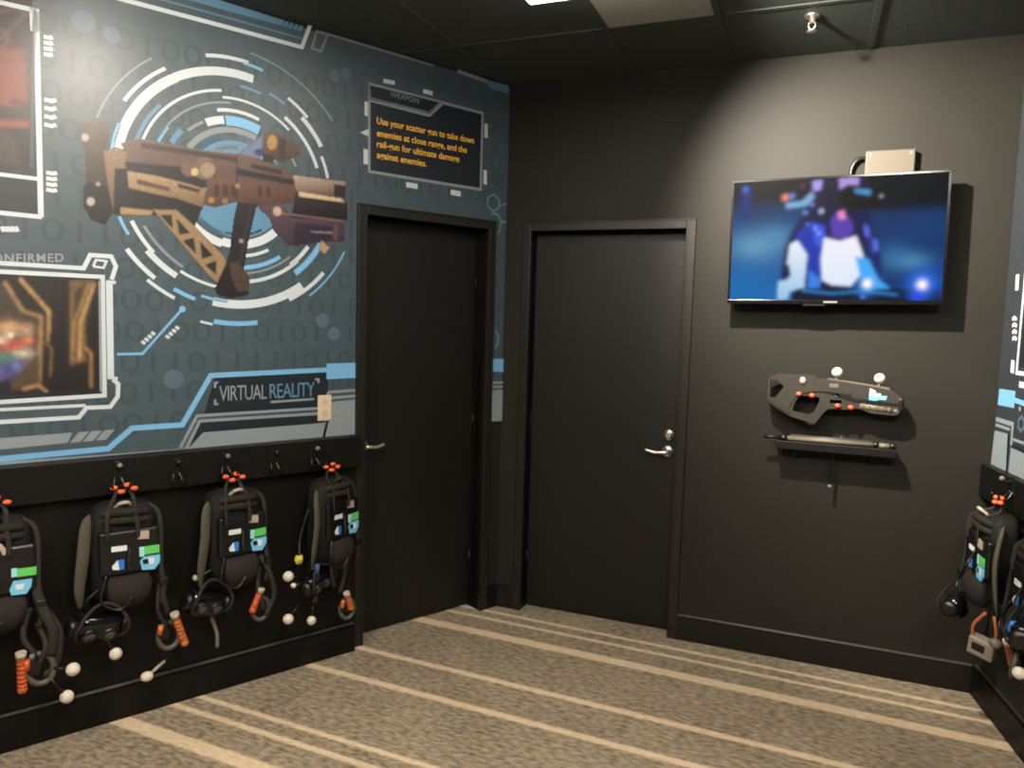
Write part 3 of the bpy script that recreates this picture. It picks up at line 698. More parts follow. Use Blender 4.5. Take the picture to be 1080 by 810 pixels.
A.text('VIRTUAL', (231,423), (281,420.5), .066, V_GREY, .9); A.text('REALITY', (284,420.2), (331.5,417.5), .066, V_BLUE2, .9); A.line([(285,424),(331,420.7)], .010, V_GREY)
for q in ([(226.5,409),(226.5,404),(229.5,403)], [(226.5,421),(226.5,426),(230,426)], [(332,400),(335.5,400),(335.5,404)]): A.line(q, .010, V_GREY)
A.build('title_lettering', mur)
A = Art('L', 4)
A.hexa((520,214), .046, .008, V_TEAL)
A.line([(526.5,217),(534,215)], .008, V_TEAL); A.line([(518,225),(524,226),(529,234),(533.5,234)], .012, V_TEAL); A.line([(527.5,234),(527,243),(524.5,245.5)], .009, V_TEAL); A.line([(522.5,348),(525,354),(525,361),(522,367)], .010, V_TEAL)
A.build('hexagon_marks', mur)
for c, r in (((88,23),.040), ((353,80),.026), ((365,77),.024), ((340,338),.034), ((352,352),.034), ((183,400),.040), ((525,190),.03), ((118,37),.03)): A = Art('L', 2); A.disc(c, r, V_HEX if c[0] < 500 else V_FAINT); A.build('dot_mark', mur)

# right-hand mural
mur2 = thing('wall_mural', 'slate mural strip with white frames on the right wall above the hook board', 'mural')
mb = MB(XF('R')); mb.box((.004, .0002, 1.0755), (4.6, LAY, ZT)); mb.build('backing_panel', mat('charcoal_vinyl', (44, 48, 53), VR_, .5, noise=.1, nscale=14), mur2)
A = Art('R', 2)
P0 = A.P; A.P = lambda p: p; A.poly([(.20,1.53),(1.45,1.53),(1.45,2.38),(.20,2.38)], V_DARK); A.P = P0
A.build('picture_backing', mur2)
A = Art('R', 3)
for y in (335, 342, 349, 356): A.line([(1068.5,y+2),(1070.7,y),(1073.3,y+2)], .016, V_WHITE)
A.poly([(1072.5,290),(1076,289),(1075,306),(1071.5,306.5)], V_WHITE); A.poly([(1067.6,379.5),(1071.2,380.5),(1070.2,394),(1066.5,393)], V_WHITE); A.poly([(1076,402),(1084,404),(1083.5,410.5),(1075.6,408.5)], V_WHITE)
A.poly([(1055,410),(1072,412.5),(1070.5,430.5),(1053.2,427)], V_BLUE); A.line([(1071,422),(1082,426),(1120,438)], .022, V_BLUE)
A.line([(1051.3,442),(1069,447.5),(1067.5,470)], .020, V_GREY); A.line([(1050.8,448),(1066,453)], .013, V_GREY); A.poly([(1050,454),(1063.6,457.5),(1061.6,498),(1045.6,491.5)], V_GREY); A.line([(1064.5,458),(1062.5,500)], .010, V_BLK)
A.poly([(1067,472),(1080,478),(1110,492),(1110,525),(1064,501)], V_GREY); A.line([(1068,470),(1085,477)], .012, V_DARK); A.line([(1068,463),(1085,469)], .012, V_GREY)
A.line([(1075.5,432),(1077.5,430.5)], .02, V_GREY); A.hexa((1078,447), .030, .014, V_HEX)
A.line([(.181,1.502),(.181,2.41),(1.48,2.41),(1.48,1.502)], .018, V_WHITE, True, px=False); A.line([(.62,1.16),(.80,1.26),(2.6,1.26),(2.75,1.16),(4.5,1.16)], .022, V_BLUE, px=False); A.line([(.50,1.12),(2.3,1.12),(2.45,1.19),(4.5,1.19)], .016, V_GREY, px=False)
A.build('border_stripes', mur2)

# ------------------------------------------------------------------ television and junction box on the back wall
tv = thing('television', 'flat screen television on the back wall showing a player in bright blue light', 'television', wp('B', 1.6845, 2.071))
tv.rotation_euler = (0, math.radians(-.7), 0)
TW, TH_ = .4615, .2925
mb = MB(); mb.box((-TW, -.123, -TH_), (TW, -.088, TH_), .006); mb.box((-.36, -.090, -.22), (.36, -.055, .16), .012); mb.build('housing', BLACKP, tv)
mb = MB()
for a, b in (((-TW, -.1255, -TH_), (TW, -.121, -TH_+.018)), ((-TW, -.1255, TH_-.011), (TW, -.121, TH_)), ((-TW, -.1255, -TH_+.018), (-TW+.011, -.121, TH_-.011)), ((TW-.011, -.1255, -TH_+.018), (TW, -.121, TH_-.011))): mb.box(a, b, .0012)
mb.build('bezel', GLOSSB, tv)
mb = MB(); mb.box((-.03, -.1275, -TH_+.004), (.03, -.125, -TH_+.013), .001); mb.build('badge', GREYP, tv)
mb = MB(); mb.box((-.2, -.024, -.10), (.2, -.0005, .10), .003); mb.box((-.15, -.06, -.2), (-.11, -.02, .2)); mb.box((.11, -.06, -.2), (.15, -.02, .2)); mb.build('wall_bracket', GUND, tv)
mb = MB(); mb.box((-.12, -.122, -TH_-.010), (-.02, -.095, -TH_+.004), .003); mb.build('sensor_bar', BLACKP, tv)
def T4(pts):
    out = []
    for x, y in pts:
        fx = (x-118)/797; a = 185-33*fx; b = 632+13*fx; out.append((fx*100, (y-a)/(b-a)*62))
    return out
s = Paint(0, 0, 100, 62, .5, 2)
s.poly([(-5,-5),(105,-5),(105,70),(-5,70)], (6,14,24))
s.poly(T4([(60,270),(480,262),(480,640),(60,640)]), (16,64,108), c2=(20,112,176)); s.poly(T4([(560,300),(1000,280),(1000,660),(560,660)]), (14,56,104), c2=(16,60,120))
s.blur(3.5)
for c0, rx, ry, c, a in (((215,425),110,60,(112,160,190),.8), ((160,560),90,60,(26,110,175),.7), ((300,390),60,40,(90,150,190),.6), ((800,490),70,32,(86,150,186),.75), ((740,470),60,50,(60,120,170),.6), ((850,360),90,50,(22,70,124),.6), ((200,290),120,30,(14,50,86),.6), ((820,200),120,50,(16,28,34),.8), ((880,560),60,40,(20,80,180),.5)):
    p0 = T4([c0])[0]; s.glow(p0, rx/7.97, ry/7.3, c, a)
s.poly(T4([(150,200),(185,195),(190,220),(180,330),(160,330)]), (22,50,130)); s.poly(T4([(345,395),(420,260),(560,230),(640,300),(680,420),(700,520),(690,560),(440,600),(320,600),(330,450)]), (14,26,78))
s.blur(1.6)
s.poly(T4([(380,370),(440,330),(480,400),(470,600),(430,620),(420,480),(370,400)]), (30,60,170)); s.poly(T4([(430,340),(480,350),(490,420),(450,430)]), (60,90,220))
s.poly(T4([(480,395),(540,410),(600,390),(632,470),(628,540),(590,585),(520,580),(480,560),(472,480)]), (232,230,238), c2=(214,224,240))
s.poly(T4([(335,560),(350,420),(380,405),(420,460),(415,590),(390,610),(360,600),(350,635),(310,635),(312,560)]), (226,230,236), c2=(150,190,225)); s.poly(T4([(330,500),(352,500),(360,540),(340,560),(322,540)]), (20,30,80)); s.poly(T4([(430,520),(480,560),(470,600),(425,600)]), (60,130,220))
s.poly(T4([(640,400),(680,410),(690,520),(660,560),(640,500)]), (26,40,110)); s.poly(T4([(600,470),(650,480),(690,560),(740,600),(640,600)]), (70,170,235))
s.poly(T4([(420,160),(600,150),(640,200),(620,300),(470,310),(410,270)]), (26,26,60)); s.poly(T4([(525,170),(600,165),(600,200),(530,225)]), (176,150,216)); s.poly(T4([(425,180),(465,175),(460,215),(430,220)]), (170,160,230)); s.poly(T4([(470,210),(510,190),(500,330),(470,310)]), (20,18,50))
s.poly(T4([(325,262),(390,255),(425,220),(440,240),(410,275),(330,285)]), (130,170,210)); s.poly(T4([(310,232),(335,226),(338,252),(312,256)]), (230,140,110)); s.poly(T4([(340,228),(362,226),(360,248),(342,250)]), (100,140,220))
s.poly(T4([(500,330),(530,290),(580,330),(590,370),(560,405),(510,390)]), (92,66,170)); s.poly(T4([(525,300),(550,290),(560,325),(535,330)]), (226,140,190))
s.poly(T4([(530,215),(560,195),(670,205),(690,240),(670,285),(560,290),(528,260)]), (9,10,18)); s.poly(T4([(580,210),(645,215),(645,238),(590,228)]), (80,150,200))
s.poly(T4([(620,330),(650,350),(680,430),(670,480),(640,430)]), (40,50,120)); s.poly(T4([(625,345),(645,360),(650,400),(630,390)]), (90,110,220)); s.poly(T4([(660,400),(680,410),(684,450),(664,450)]), (90,110,220))
for x, y, r, c in ((165,210,12,(80,110,210)), (390,200,6,(160,60,150)), (683,240,6,(180,190,210)), (405,300,9,(120,150,220)), (430,270,8,(120,140,220)), (445,360,8,(130,160,240)), (465,295,10,(170,190,220)), (415,345,7,(110,130,220)), (460,380,7,(160,180,240))): s.ell(T4([(x,y)])[0], r/7.97, r/7.3, c)
s.poly(T4([(400,590),(900,600),(915,660),(360,660),(370,600)]), (10,22,52)); s.line(T4([(410,600),(520,612),(640,605),(760,620)]), .9, (60,150,220))
s.blur(1.6); s.C = 1.0*s.C**1.12
for c0, r, c, a in (((650,575),34,(60,150,240),.9), ((650,575),17,(250,244,240),1), ((845,582),46,(40,120,245),.9), ((845,582),18,(250,240,236),1), ((830,632),22,(40,70,230),.8), ((636,625),10,(60,130,240),.7)):
    p0 = T4([c0])[0]; s.glow(p0, r/7.97, r/7.3, c, a)
SCREEN = vcol_mat('lit_screen_picture', emit=.40, rough=.5, spec=.03)
s.mesh('screen', SCREEN, lambda u, v: (-TW+.010+u/100*(2*TW-.020), -.1242, TH_-.010-v/62*(2*TH_-.027)), tv, cut=False)

x0, z0 = sz('B', 913, 165, .03); x1, z1 = sz('B', 966, 158, .03); zb = 2.34
bx = thing('junction_box', 'beige junction box on the wall just above the television', 'box', wp('B', (x0+x1)/2, 2.42))
hw = (x1-x0)/2
mb = MB(); mb.box((-hw, -.045, 2.345-2.42), (hw, -.0008, 2.483-2.42), .004); mb.build('box_body', BOXM, bx)
mb = MB(); mb.box((-hw+.004, -.049, 2.349-2.42), (hw-.004, -.0445, 2.479-2.42), .002); mb.build('box_lid', BOXM, bx)
for sx_ in (-1, 1):
    mb = MB(); mb.lathe([(.004, -.0505), (.004, -.0485)], (sx_*(hw-.02), 0, .045), 'y', 8); mb.build('screw', STEEL, bx)
mb = MB(); mb.tube([tuple(p) for p in curve([(-hw+.004, -.02, .035), (-hw-.03, -.022, .03), (-hw-.055, -.022, -.01), (-hw-.058, -.02, -.09)])], .009, 8); mb.build('conduit', BLACKP, bx)

# ------------------------------------------------------------------ prop gun, shelf and rod on the back wall
GX, GZ = 1.74, 1.34
gun = thing('prop_gun', 'charcoal prop gun with two white marker balls mounted on the back wall below the television', 'toy gun', wp('B', GX, GZ))
def G(pts, off=.075):
    out = []
    for x, y in pts:
        a, b = sz('B', 780+x/5.06, 370+y/5.06, off); out.append((a-GX, b-GZ))
    return out
def rounded(pts, it=1):
    for _ in range(it):
        o = []
        for i in range(len(pts)):
            a, b = Vector(pts[i]), Vector(pts[(i+1) % len(pts)]); o += [tuple(a*.82+b*.18), tuple(a*.18+b*.82)]
        pts = o
    return pts
outer = G([(158,122),(395,128),(425,150),(470,150),(800,205),(850,235),(872,262),(868,300),(840,345),(700,332),(640,305),(560,312),(480,306),(455,318),(402,388),(350,372),(262,345),(160,275),(148,240)])
hole1 = G([(166,150),(205,153),(238,190),(190,250),(162,246)]); hole2 = G([(318,235),(430,245),(425,272),(385,345),(280,320),(290,285)]); hole3 = G([(482,258),(545,262),(545,280),(482,278)])
mb = MB(); mb.ring_prism(rounded(outer), [hole1, rounded(hole2), hole3], -.095, -.045); mb.build('gun_body', GUNM, gun)
mb = MB(); mb.ring_prism(rounded(G([(164,130),(392,136),(420,158),(470,158),(560,172),(600,235),(480,215),(400,215),(330,225),(300,240),(262,300),(275,330),(250,325),(170,268),(158,240)])), [hole1], -.100, -.094); mb.build('stock_panel', GUNM, gun)
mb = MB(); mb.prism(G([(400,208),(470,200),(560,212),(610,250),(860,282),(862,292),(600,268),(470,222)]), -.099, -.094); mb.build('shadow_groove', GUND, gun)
mb = MB(); mb.prism(G([(470,146),(620,168),(800,198),(800,208),(620,182),(470,160)]), -.085, -.055); mb.box((*[G([(480,170)])[0][0]], -.101, G([(480,192)])[0][1]), (G([(528,170)])[0][0], -.094, G([(480,172)])[0][1])); mb.build('top_rail', RODM, gun)
mb = MB()
a, b = G([(640,290),(812,318)]); mb.tube([(a[0], -.085, a[1]), (b[0], -.085, b[1])], .0150, 12); 
for i in range(5):
    t = (i+.5)/5; c = (a[0]*(1-t)+b[0]*t, a[1]*(1-t)+b[1]*t); d = (b[0]-a[0], b[1]-a[1]); mb.tube([(c[0]-d[0]*.02, -.085, c[1]-d[1]*.02), (c[0]+d[0]*.02, -.085, c[1]+d[1]*.02)], .0175, 12)
mb.build('foregrip', RODM, gun)
mb = MB(); c = G([(836,318)])[0]; mb.tube([(c[0]-.012, -.07, c[1]+.003), (c[0]+.012, -.07, c[1]-.003)], .026, 16); mb.build('muzzle_collar', GREYP, gun)
mb = MB(); c = G([(858,285)])[0]; mb.box((c[0]-.012, -.10, c[1]-.036), (c[0]+.014, -.04, c[1]+.03), .010); mb.build('muzzle_cap', GUND, gun)
mb = MB(); q = G([(455,252),(470,292)]); mb.tube([tuple(p) for p in curve([(q[0][0], -.07, q[0][1]), (q[0][0]-.006, -.07, (q[0][1]+q[1][1])/2), (q[1][0], -.07, q[1][1])])], .006, 8); mb.build('trigger', GUND, gun)
for x, y, r in ((521,115,.0240), (748,148,.0240)):
    c = G([(x,y)], .07)[0]; mb = MB(); mb.ball((c[0], -.070, c[1]), r, 20, 14); bl = mb.build('marker_ball', WHITEB, gun)
    mb = MB(); mb.tube([(c[0], -.070, c[1]-r*.8), (c[0]-.002, -.070, c[1]-r-.018)], .007, 8); mb.build('marker_stem', GREYP, bl)
c = G([(338,157)])[0]; mb = MB(); mb.ball((c[0], -.100, c[1]), (.015, .012, .018)); mb.build('pale_sensor', LGREY, gun)
for x, y in ((317,228), (387,236), (523,291), (592,300)):
    c = G([(x,y)])[0]; mb = MB(); mb.ball((c[0], -.100, c[1]), (.013, .012, .011)); mb.build('orange_button', REDLED, gun)
mb = MB(); mb.prism(G([(694,200),(722,210),(730,226),(752,226),(752,240),(690,236)]), -.0975, -.0945); mb.use(SKY); mb.prism(G([(690,236),(720,232),(750,238),(786,240),(778,262),(745,258),(720,266),(688,258)]), -.0980, -.0945)
mb.mats[0:0] = []; 
o = mb.build('printed_label', None, gun); o.data.materials.clear(); o.data.materials.append(SKY); o['label'] = 'light blue and white label'
mb = MB(); mb.prism(G([(694,198),(722,210),(730,226),(752,226),(752,240),(690,238)]), -.0990, -.0978); mb.build('white_logo_patch', WSTK, gun)
mb = MB(); q = G([(520,235)])[0]; mb.box((q[0]-.012, -.099, q[1]-.008), (q[0]+.012, -.094, q[1]+.008), .002); mb.build('blue_switch', mat('teal_switch', (60,95,110)), gun)
for x, y in ((300,200), (640,230)):
    mb = MB(); c = G([(x,y)])[0]; mb.tube([(c[0], -.0005, c[1]), (c[0], -.046, c[1])], .012, 10); mb.build('wall_peg', GUND, gun)

SX0, SX1, SZ = 1.485, 2.012, 1.115
sh = thing('wall_shelf', 'short black wall shelf below the prop gun holding a pale rod', 'shelf', wp('B', (SX0+SX1)/2, SZ))
hw = (SX1-SX0)/2
mb = MB(); mb.box((-hw, -.105, -.016), (hw, -.0006, 0), .002); mb.build('shelf_board', BLACKP, sh)
mb = MB(); mb.box((-hw, -.109, -.034), (hw, -.099, .004), .002); mb.build('front_lip', BLACKP, sh)
for x in (-.17, .17):
    mb = MB(); mb.prism([(0, 0), (-.09, 0), (0, -.08)], -.008, .008)
    for v in mb.bm.verts: v.co = Vector((x+v.co.y, -.001+v.co.x, -.0155+v.co.z))
    mb.build('shelf_bracket', GUND, sh)
rod = thing('prop_rod', 'pale grey rod with black end collars lying on the wall shelf', 'rod', wp('B', (SX0+SX1)/2, SZ+.016, .080))
mb = MB(); mb.tube([(-.215, 0, 0), (.165, 0, -.001)], .0115, 14); mb.tube([(.185, 0, -.001), (.235, 0, -.001)], .0125, 14); mb.build('rod_tube', RODM, rod)
for x0_, x1_ in ((-.245, -.213), (.163, .187), (.233, .258)):
    mb = MB(); mb.tube([(x0_, 0, 0), (x1_, 0, 0)], .0155, 14); mb.build('collar', BLACKP, rod)
mb = MB(); mb.tube([(-.320, -.004, .000), (-.243, 0, 0)], .0085, 10); mb.build('rod_tip', GUND, rod)
mb = MB(); mb.tube([(-.20, .040, .004), (.19, .040, .002)], .012, 12); mb.ball((.03, .040, .012), .010); mb.build('rear_tube', mat('dull_rod', (60, 56, 50), .5), rod)
cx, cz = sz('B', 875, 512, .06)
dx = cx-(SX0+SX1)/2
mb = MB(); mb.tube([tuple(p) for p in curve([(dx+.004, -.06, -.015), (dx+.006, -.06, -.076), (dx+.002, -.06, -.136), (dx, -.06, cz-SZ)])], .006, 8); cord = mb.build('hanging_cord', BLACKP, sh)
mb = MB(); mb.ball((dx, -.06, cz-SZ-.004), .010); mb.build('cord_tip', GREYP, cord)

# socket plate on the mural
a = sz('L', 335, 417, .006); b = sz('L', 349, 443, .006)
so = thing('outlet_plate', 'beige outlet plate on the mural beside the set-in door', 'outlet', wp('L', (a[0]+b[0])/2, (a[1]+b[1])/2, LAY), ROT['L'])
hw = (a[0]-b[0])/2; hh = (a[1]-b[1])/2
mb = MB(); mb.box((-hw, -.009, -hh), (hw, -.002, hh), .003); mb.build('plate', BEIGE, so)
for z in (-.026, .026):
    mb = MB(); mb.lathe([(.017, -.0105), (.017, -.0085)], (0, 0, z), 'y', 16); mb.build('socket_face', mat('pale_beige_plastic', (188, 168, 142), .4), so)

# ------------------------------------------------------------------ hooks and hanging gear
FACE = {'L': .072, 'R': .044}
def hook(k, s, z, label, group='coat hooks along the hook boards', tip=GREYP):
    t = thing('coat_hook', label, 'hook', wp(k, s, z, FACE[k]), ROT[k], group)
    mb = MB(); mb.prism([(-.010, .030), (.010, .030), (.020, -.050), (-.020, -.050)], -.005, -.0005, .002); mb.build('hook_plate', BLACKP, t)
    mb = MB(); mb.tube([tuple(p) for p in curve([(0, -.004, .012), (0, -.028, .006), (0, -.042, .016)])], .006, 8); mb.build('upper_prong', BLACKP, t)
    mb = MB(); mb.ball((0, -.044, .020), .0105); mb.build('ball_tip', tip, t)
    for sg in (-1, 1):
        mb = MB(); mb.tube([tuple(p) for p in curve([(sg*.010, -.004, -.030), (sg*.020, -.026, -.062), (sg*.028, -.052, -.066), (sg*.034, -.066, -.046)])], .0055, 8); mb.build('lower_prong', BLACKP, t)
    return t

class Gear:
    """a hanging spot: maps photo points to its own frame, x right, y into the wall, z up"""
    def __init__(s, k, sh, zh): s.k, s.s, s.z = k, sh, zh; s.o0 = FACE[k]
    def at(s, u, v, o):                          # o: distance out from the wall face
        a, z = sz(s.k, u, v, o); x = (s.s-a) if s.k == 'L' else (a-s.s)
        return (x, s.o0-o, z-s.z)
    def world(s, p):                             # local -> world
        a = s.s-p[0] if s.k == 'L' else s.s+p[0]
        return wp(s.k, a, s.z+p[2], s.o0-p[1])

def backpack(g, label, stickers, tilt=0.0, wid=.116, tall=.375, seed=0, padside=-1, local=(), yaw=0.0, out=0.0):
    R = random.Random(seed); t = thing('backpack', label, 'backpack', g.world((0, -out, 0)), ROT[g.k]+yaw, 'backpacks hanging on the hook boards')
    zt = -.128; zb = zt-tall; yb = .006; yf = -.112; ym = (yb+yf)/2; hy = (yb-yf)/2
    mb = MB(); mb.loft([(zt+.012, 0, ym+.012, wid*.45, hy*.45), (zt, 0, ym+.008, wid*.80, hy*.75), (zt-.025, 0, ym, wid*.97, hy*.97), (zt-.10, 0, ym, wid, hy), (zb+.10, 0, ym, wid*1.0, hy), (zb+.03, 0, ym+.004, wid*.93, hy*.9), (zb+.004, 0, ym+.01, wid*.75, hy*.6), (zb, 0, ym+.012, wid*.5, hy*.35)], 32, 3.4)
    body = mb.build('pack_body', NYLON, t)
    mb = MB(); mb.box((-wid*.80, yf-.012, zb+.115), (wid*1.04, yf+.02, zt-.090), .010); mb.build('front_panel', BLACKP, t)
    mb = MB()                                    # rolled top flap: two folds
    for z, r in ((zt-.022, .017), (zt-.054, .016)):
        mb.tube([tuple(p) for p in curve([(-wid*.72, yf+.022, z-.004), (-wid*.2, yf-.004, z+.004), (wid*.3, yf-.004, z), (wid*.78, yf+.022, z-.008)])], [r*.5]+[r]*17+[r*.5], 10)
    mb.build('top_flap', POUCH, t)
    mb = MB(); mb.loft([(zb+.105, .01, yf+.006, wid*.62, .010), (zb+.07, .01, yf-.004, wid*.70, .030), (zb+.02, .01, yf+.002, wid*.66, .038), (zb-.02, .01, yf+.016, wid*.44, .028), (zb-.032, .01, yf+.020, wid*.2, .012)], 24, 2.6); mb.build('lower_pouch', POUCH, t)
    for sg, x in ((-1, -.060), (1, .034)):        # webbing straps from the orange toggles
        P = curve([(sg*.022+.010, -.052, -.078), (sg*.036+.006, -.060, -.112), (x, yf-.008, zt-.020), (x+.006*sg, yf-.020, zt-.08), (x+.004*sg, yf-.019, zt-.12)])
        mb = MB(); mb.tube([tuple(p) for p in P], .0085, 8, flat=.4); mb.build('hanging_strap', WEB, t)
    for q in ((-.024, -.050, -.064), (.000, -.062, -.080), (.024, -.050, -.058), (.046, -.060, -.072)):   # orange rubber toggles by the hook prongs
        mb = MB(); mb.ball(q, (.0145, .012, .0095), 14, 8); mb.build('orange_toggle', ORANGE, t)
    mb = MB(); mb.tube([(-.024, -.046, -.066), (.000, -.056, -.084), (.012, -.050, -.080), (.024, -.046, -.062), (.046, -.056, -.076)], .0055, 8); mb.build('carry_ring', BLACKP, t)
    mb = MB(); mb.tube([tuple(p) for p in curve([(-.030, yf+.02, zt-.004), (-.016, yf-.004, zt+.016), (.010, yf-.004, zt+.016), (.022, yf+.02, zt-.004)])], .007, 8); mb.build('grab_handle', LGREY if seed % 2 else WEB, t)
    # padded shoulder strap on one side, thin webbing on the other
    ps = padside; q = [(ps*(wid*.8), yf+.050, zt-.030), (ps*(wid+.010), yf+.03, zt-.06), (ps*(wid+.026), yf+.012, zt-.17), (ps*(wid+.040), yf+.016, zt-.29), (ps*(wid+.036), yf+.03, zt-.375)]
    P = curve(q, 8); n = len(P); mb = MB(); mb.tube([tuple(p) for p in P], [.010+.014*math.sin(math.pi*min(1, i/(n-1)*1.05))**.7 for i in range(n-1)]+[.010], 12, flat=.42); mb.build('shoulder_pad', PAD, t)
    P = curve([(-ps*wid*.75, yf+.04, zt-.006), (-ps*(wid+.012), yf+.02, zt-.06), (-ps*(wid+.010), yf+.0, zb+.12), (-ps*(wid+.020), yf-.006, zb+.04), (-ps*(wid+.008), yf-.004, zb-.03)], 8)
    mb = MB(); mb.tube([tuple(p) for p in P], .0095, 8, flat=.45); mb.build('side_strap', WEB, t)
    mb = MB(); mb.box((-ps*(wid+.016)-.016, yf-.016, zb+.045), (-ps*(wid+.016)+.016, yf+.006, zb+.073), .004); mb.build('strap_buckle', BLACKP, t)
    mb = MB(); mb.tube([tuple(p) for p in curve([(-wid*.6, yf-.01, zb+.12), (-wid*.8, yf-.03, zb+.03), (-wid*.3, yf-.045, zb-.01), (.01, yf-.045, zb+.03)], 8)], .005, 8); mb.build('loose_cable', BLACKP, t)
    mb = MB(); mb.tube([tuple(p) for p in curve([(wid*.1, yf-.016, zt-.16), (wid*.02, yf-.03, zt-.22), (wid*.12, yf-.022, zb+.125)], 6)], .004, 8); mb.build('loose_cable', WEB, t)
    sk = []
    for nm, pts, M in stickers:                   # flat labels on the front panel
        Q = [g.at(u, v, g.o0-yf+.013) for u, v in pts]
        sk.append((nm, [(p[0], p[2]) for p in Q], M))
    for i_, (nm, Q, M) in enumerate(sk+list(local)):
        mb = MB(); mb.prism(Q, yf-.0138-i_*.0004, yf-.010); mb.build(nm, M, t)
    t_stick[t.name] = sk
    return t
t_stick = {}

def headset(g, u, v, label, o=.16, rot=(0, 0, 0), size=1.0, balls=(), cable=None):
    c = g.at(u, v, o); t = thing('vr_headset', label, 'headset', g.world(c), 0, 'headsets hanging under the backpacks'); t.rotation_euler = (rot[0], rot[1], ROT[g.k]+rot[2]); S = size
    mb = MB(); mb.loft([(-.055*S, 0, 0, .060*S, .028*S), (-.045*S, 0, -.002, .078*S, .044*S), (0, 0, -.004, .085*S, .050*S), (.040*S, 0, 0, .080*S, .044*S), (.052*S, 0, .002, .062*S, .028*S)], 32, 3.0); mb.build('visor_shell', GLOSSB, t)
    for sg in (-1, 1):
        mb = MB(); mb.lathe([(.030*S, -.040*S), (.030*S, -.056*S), (.024*S, -.059*S)], (sg*.036*S, 0, -.010*S), 'y', 20); r = mb.build('lens_ring', BLACKP, t)
        mb = MB(); mb.lathe([(.024*S, -.053*S), (.017*S, -.060*S), (.003*S, -.0625*S)], (sg*.036*S, 0, -.010*S), 'y', 20); mb.build('lens', mat('grey_lens_glass', (52, 54, 58), .12, .8), r)
    n = 28; mb = MB(); mb.tube([(.092*S*math.cos(2*math.pi*i/n), -.035*S-.030*S*math.cos(4*math.pi*i/n), .020*S+.085*S*math.sin(2*math.pi*i/n)) for i in range(n)], .0075*S, 8, True, flat=.6); mb.build('head_strap', WEB, t)
    for sg in (-1, 1):
        mb = MB(); mb.lathe([(.012, -.016), (.030, -.014), (.036, 0), (.030, .014), (.012, .016)], (sg*.094*S, -.012, .004), 'x', 18); mb.build('ear_cup', BLACKP, t)
    inv = Matrix.LocRotScale(t.location, t.rotation_euler, None).inverted()
    for bu, bv, r, M in balls:
        q = inv @ Vector(g.world(g.at(bu, bv, o+.03))); mb = MB(); mb.ball(tuple(q), r, 18, 12); b = mb.build('marker_ball', M, t)
        d = (Vector((0, 0, 0))-q); d.normalize(); e = q+d*min(.075, max(.02, (Vector((0, 0, 0))-q).length-.05)); mb = MB(); mb.tube([tuple(q+d*r*.8), tuple(e)], .0045, 8); mb.build('marker_stem', BLACKP, b)
    if cable:
        P = [inv @ Vector(g.world(p)) for p in cable]; mb = MB(); mb.tube([tuple(p) for p in curve(P, 8)], .0055, 8); mb.build('tether_cable', BLACKP, t)
    return t

def controller(g, u, v, label, o=.17, rot=(0, 0, 0), grip=((.020, .075), (.058, -.050)), strap=None, balls=(), size=1.0, group='hand controllers hanging beside the backpacks', orange=ORANGEG):
    c = g.at(u, v, o); t = thing('hand_controller', label, 'controller', g.world(c), 0, group); t.rotation_euler = (rot[0], rot[1], ROT[g.k]+rot[2]); S = size; n = 26
    mb = MB(); mb.tube([(.040*S*math.cos(2*math.pi*i/n), .012*S*math.sin(2*math.pi*i/n), .050*S*math.sin(2*math.pi*i/n)-.008*S) for i in range(n)], .0105*S, 10, True); mb.build('tracking_ring', mat('dull_grey_ring', (72, 68, 60), .5), t)
    a, b = Vector((grip[0][0]*S, -.014, grip[0][1]*S)), Vector((grip[1][0]*S, -.014, grip[1][1]*S)); mb = MB(); P = []; Rr = []
    for i in range(31):
        P.append(tuple(a.lerp(b, i/30))); Rr.append((.0150 if i % 4 else .0095)*S)
    mb.tube(P, Rr, 12); mb.ball(tuple(b), .0160*S); mb.build('orange_grip', orange, t)
    mb = MB(); d = (b-a).normalized(); mb.tube([tuple(a-d*.016), tuple(a+d*.004)], .0170*S, 12); mb.build('grip_cap', LGREY, t)
    mb = MB(); mb.loft([(-.030*S, -.012*S, .004, .020*S, .016), (.0, -.018*S, .004, .026*S, .022), (.035*S, -.020*S, .004, .022*S, .018), (.060*S, -.014*S, .006, .012*S, .010)], 18, 2.4); mb.build('controller_body', BLACKP, t)
    mb = MB(); mb.tube([(-.034*S, -.016, .050*S), (-.040*S, -.018, .012*S)], .0105*S, 10); mb.build('orange_trigger', orange, t)
    inv = Matrix.LocRotScale(t.location, t.rotation_euler, None).inverted()
    for bu, bv, r, M in balls:
        q = inv @ Vector(g.world(g.at(bu, bv, o+.03))); mb = MB(); mb.ball(tuple(q), r, 18, 12); bo = mb.build('marker_ball', M, t)
        d = (Vector((0, 0, 0))-q); L = d.length; d.normalize(); mb = MB(); mb.tube([tuple(q+d*r*.8), tuple(q+d*max(r+.01, L-.045))], .0045, 8); mb.build('marker_stem', BLACKP, bo)
    if strap:
        for w_, pts in strap:
            P = [inv @ Vector(g.world(p)) for p in pts]; mb = MB(); mb.tube([tuple(p) for p in curve(P, 8)], w_, 8, flat=.5); mb.build('wrist_strap', WEB, t)
    return t

def quad(u0, v0, u1, v1, sk=-1.5): return [(u0, v0), (u1, v0+sk), (u1, v1+sk), (u0, v1)]
HZ = 1.035
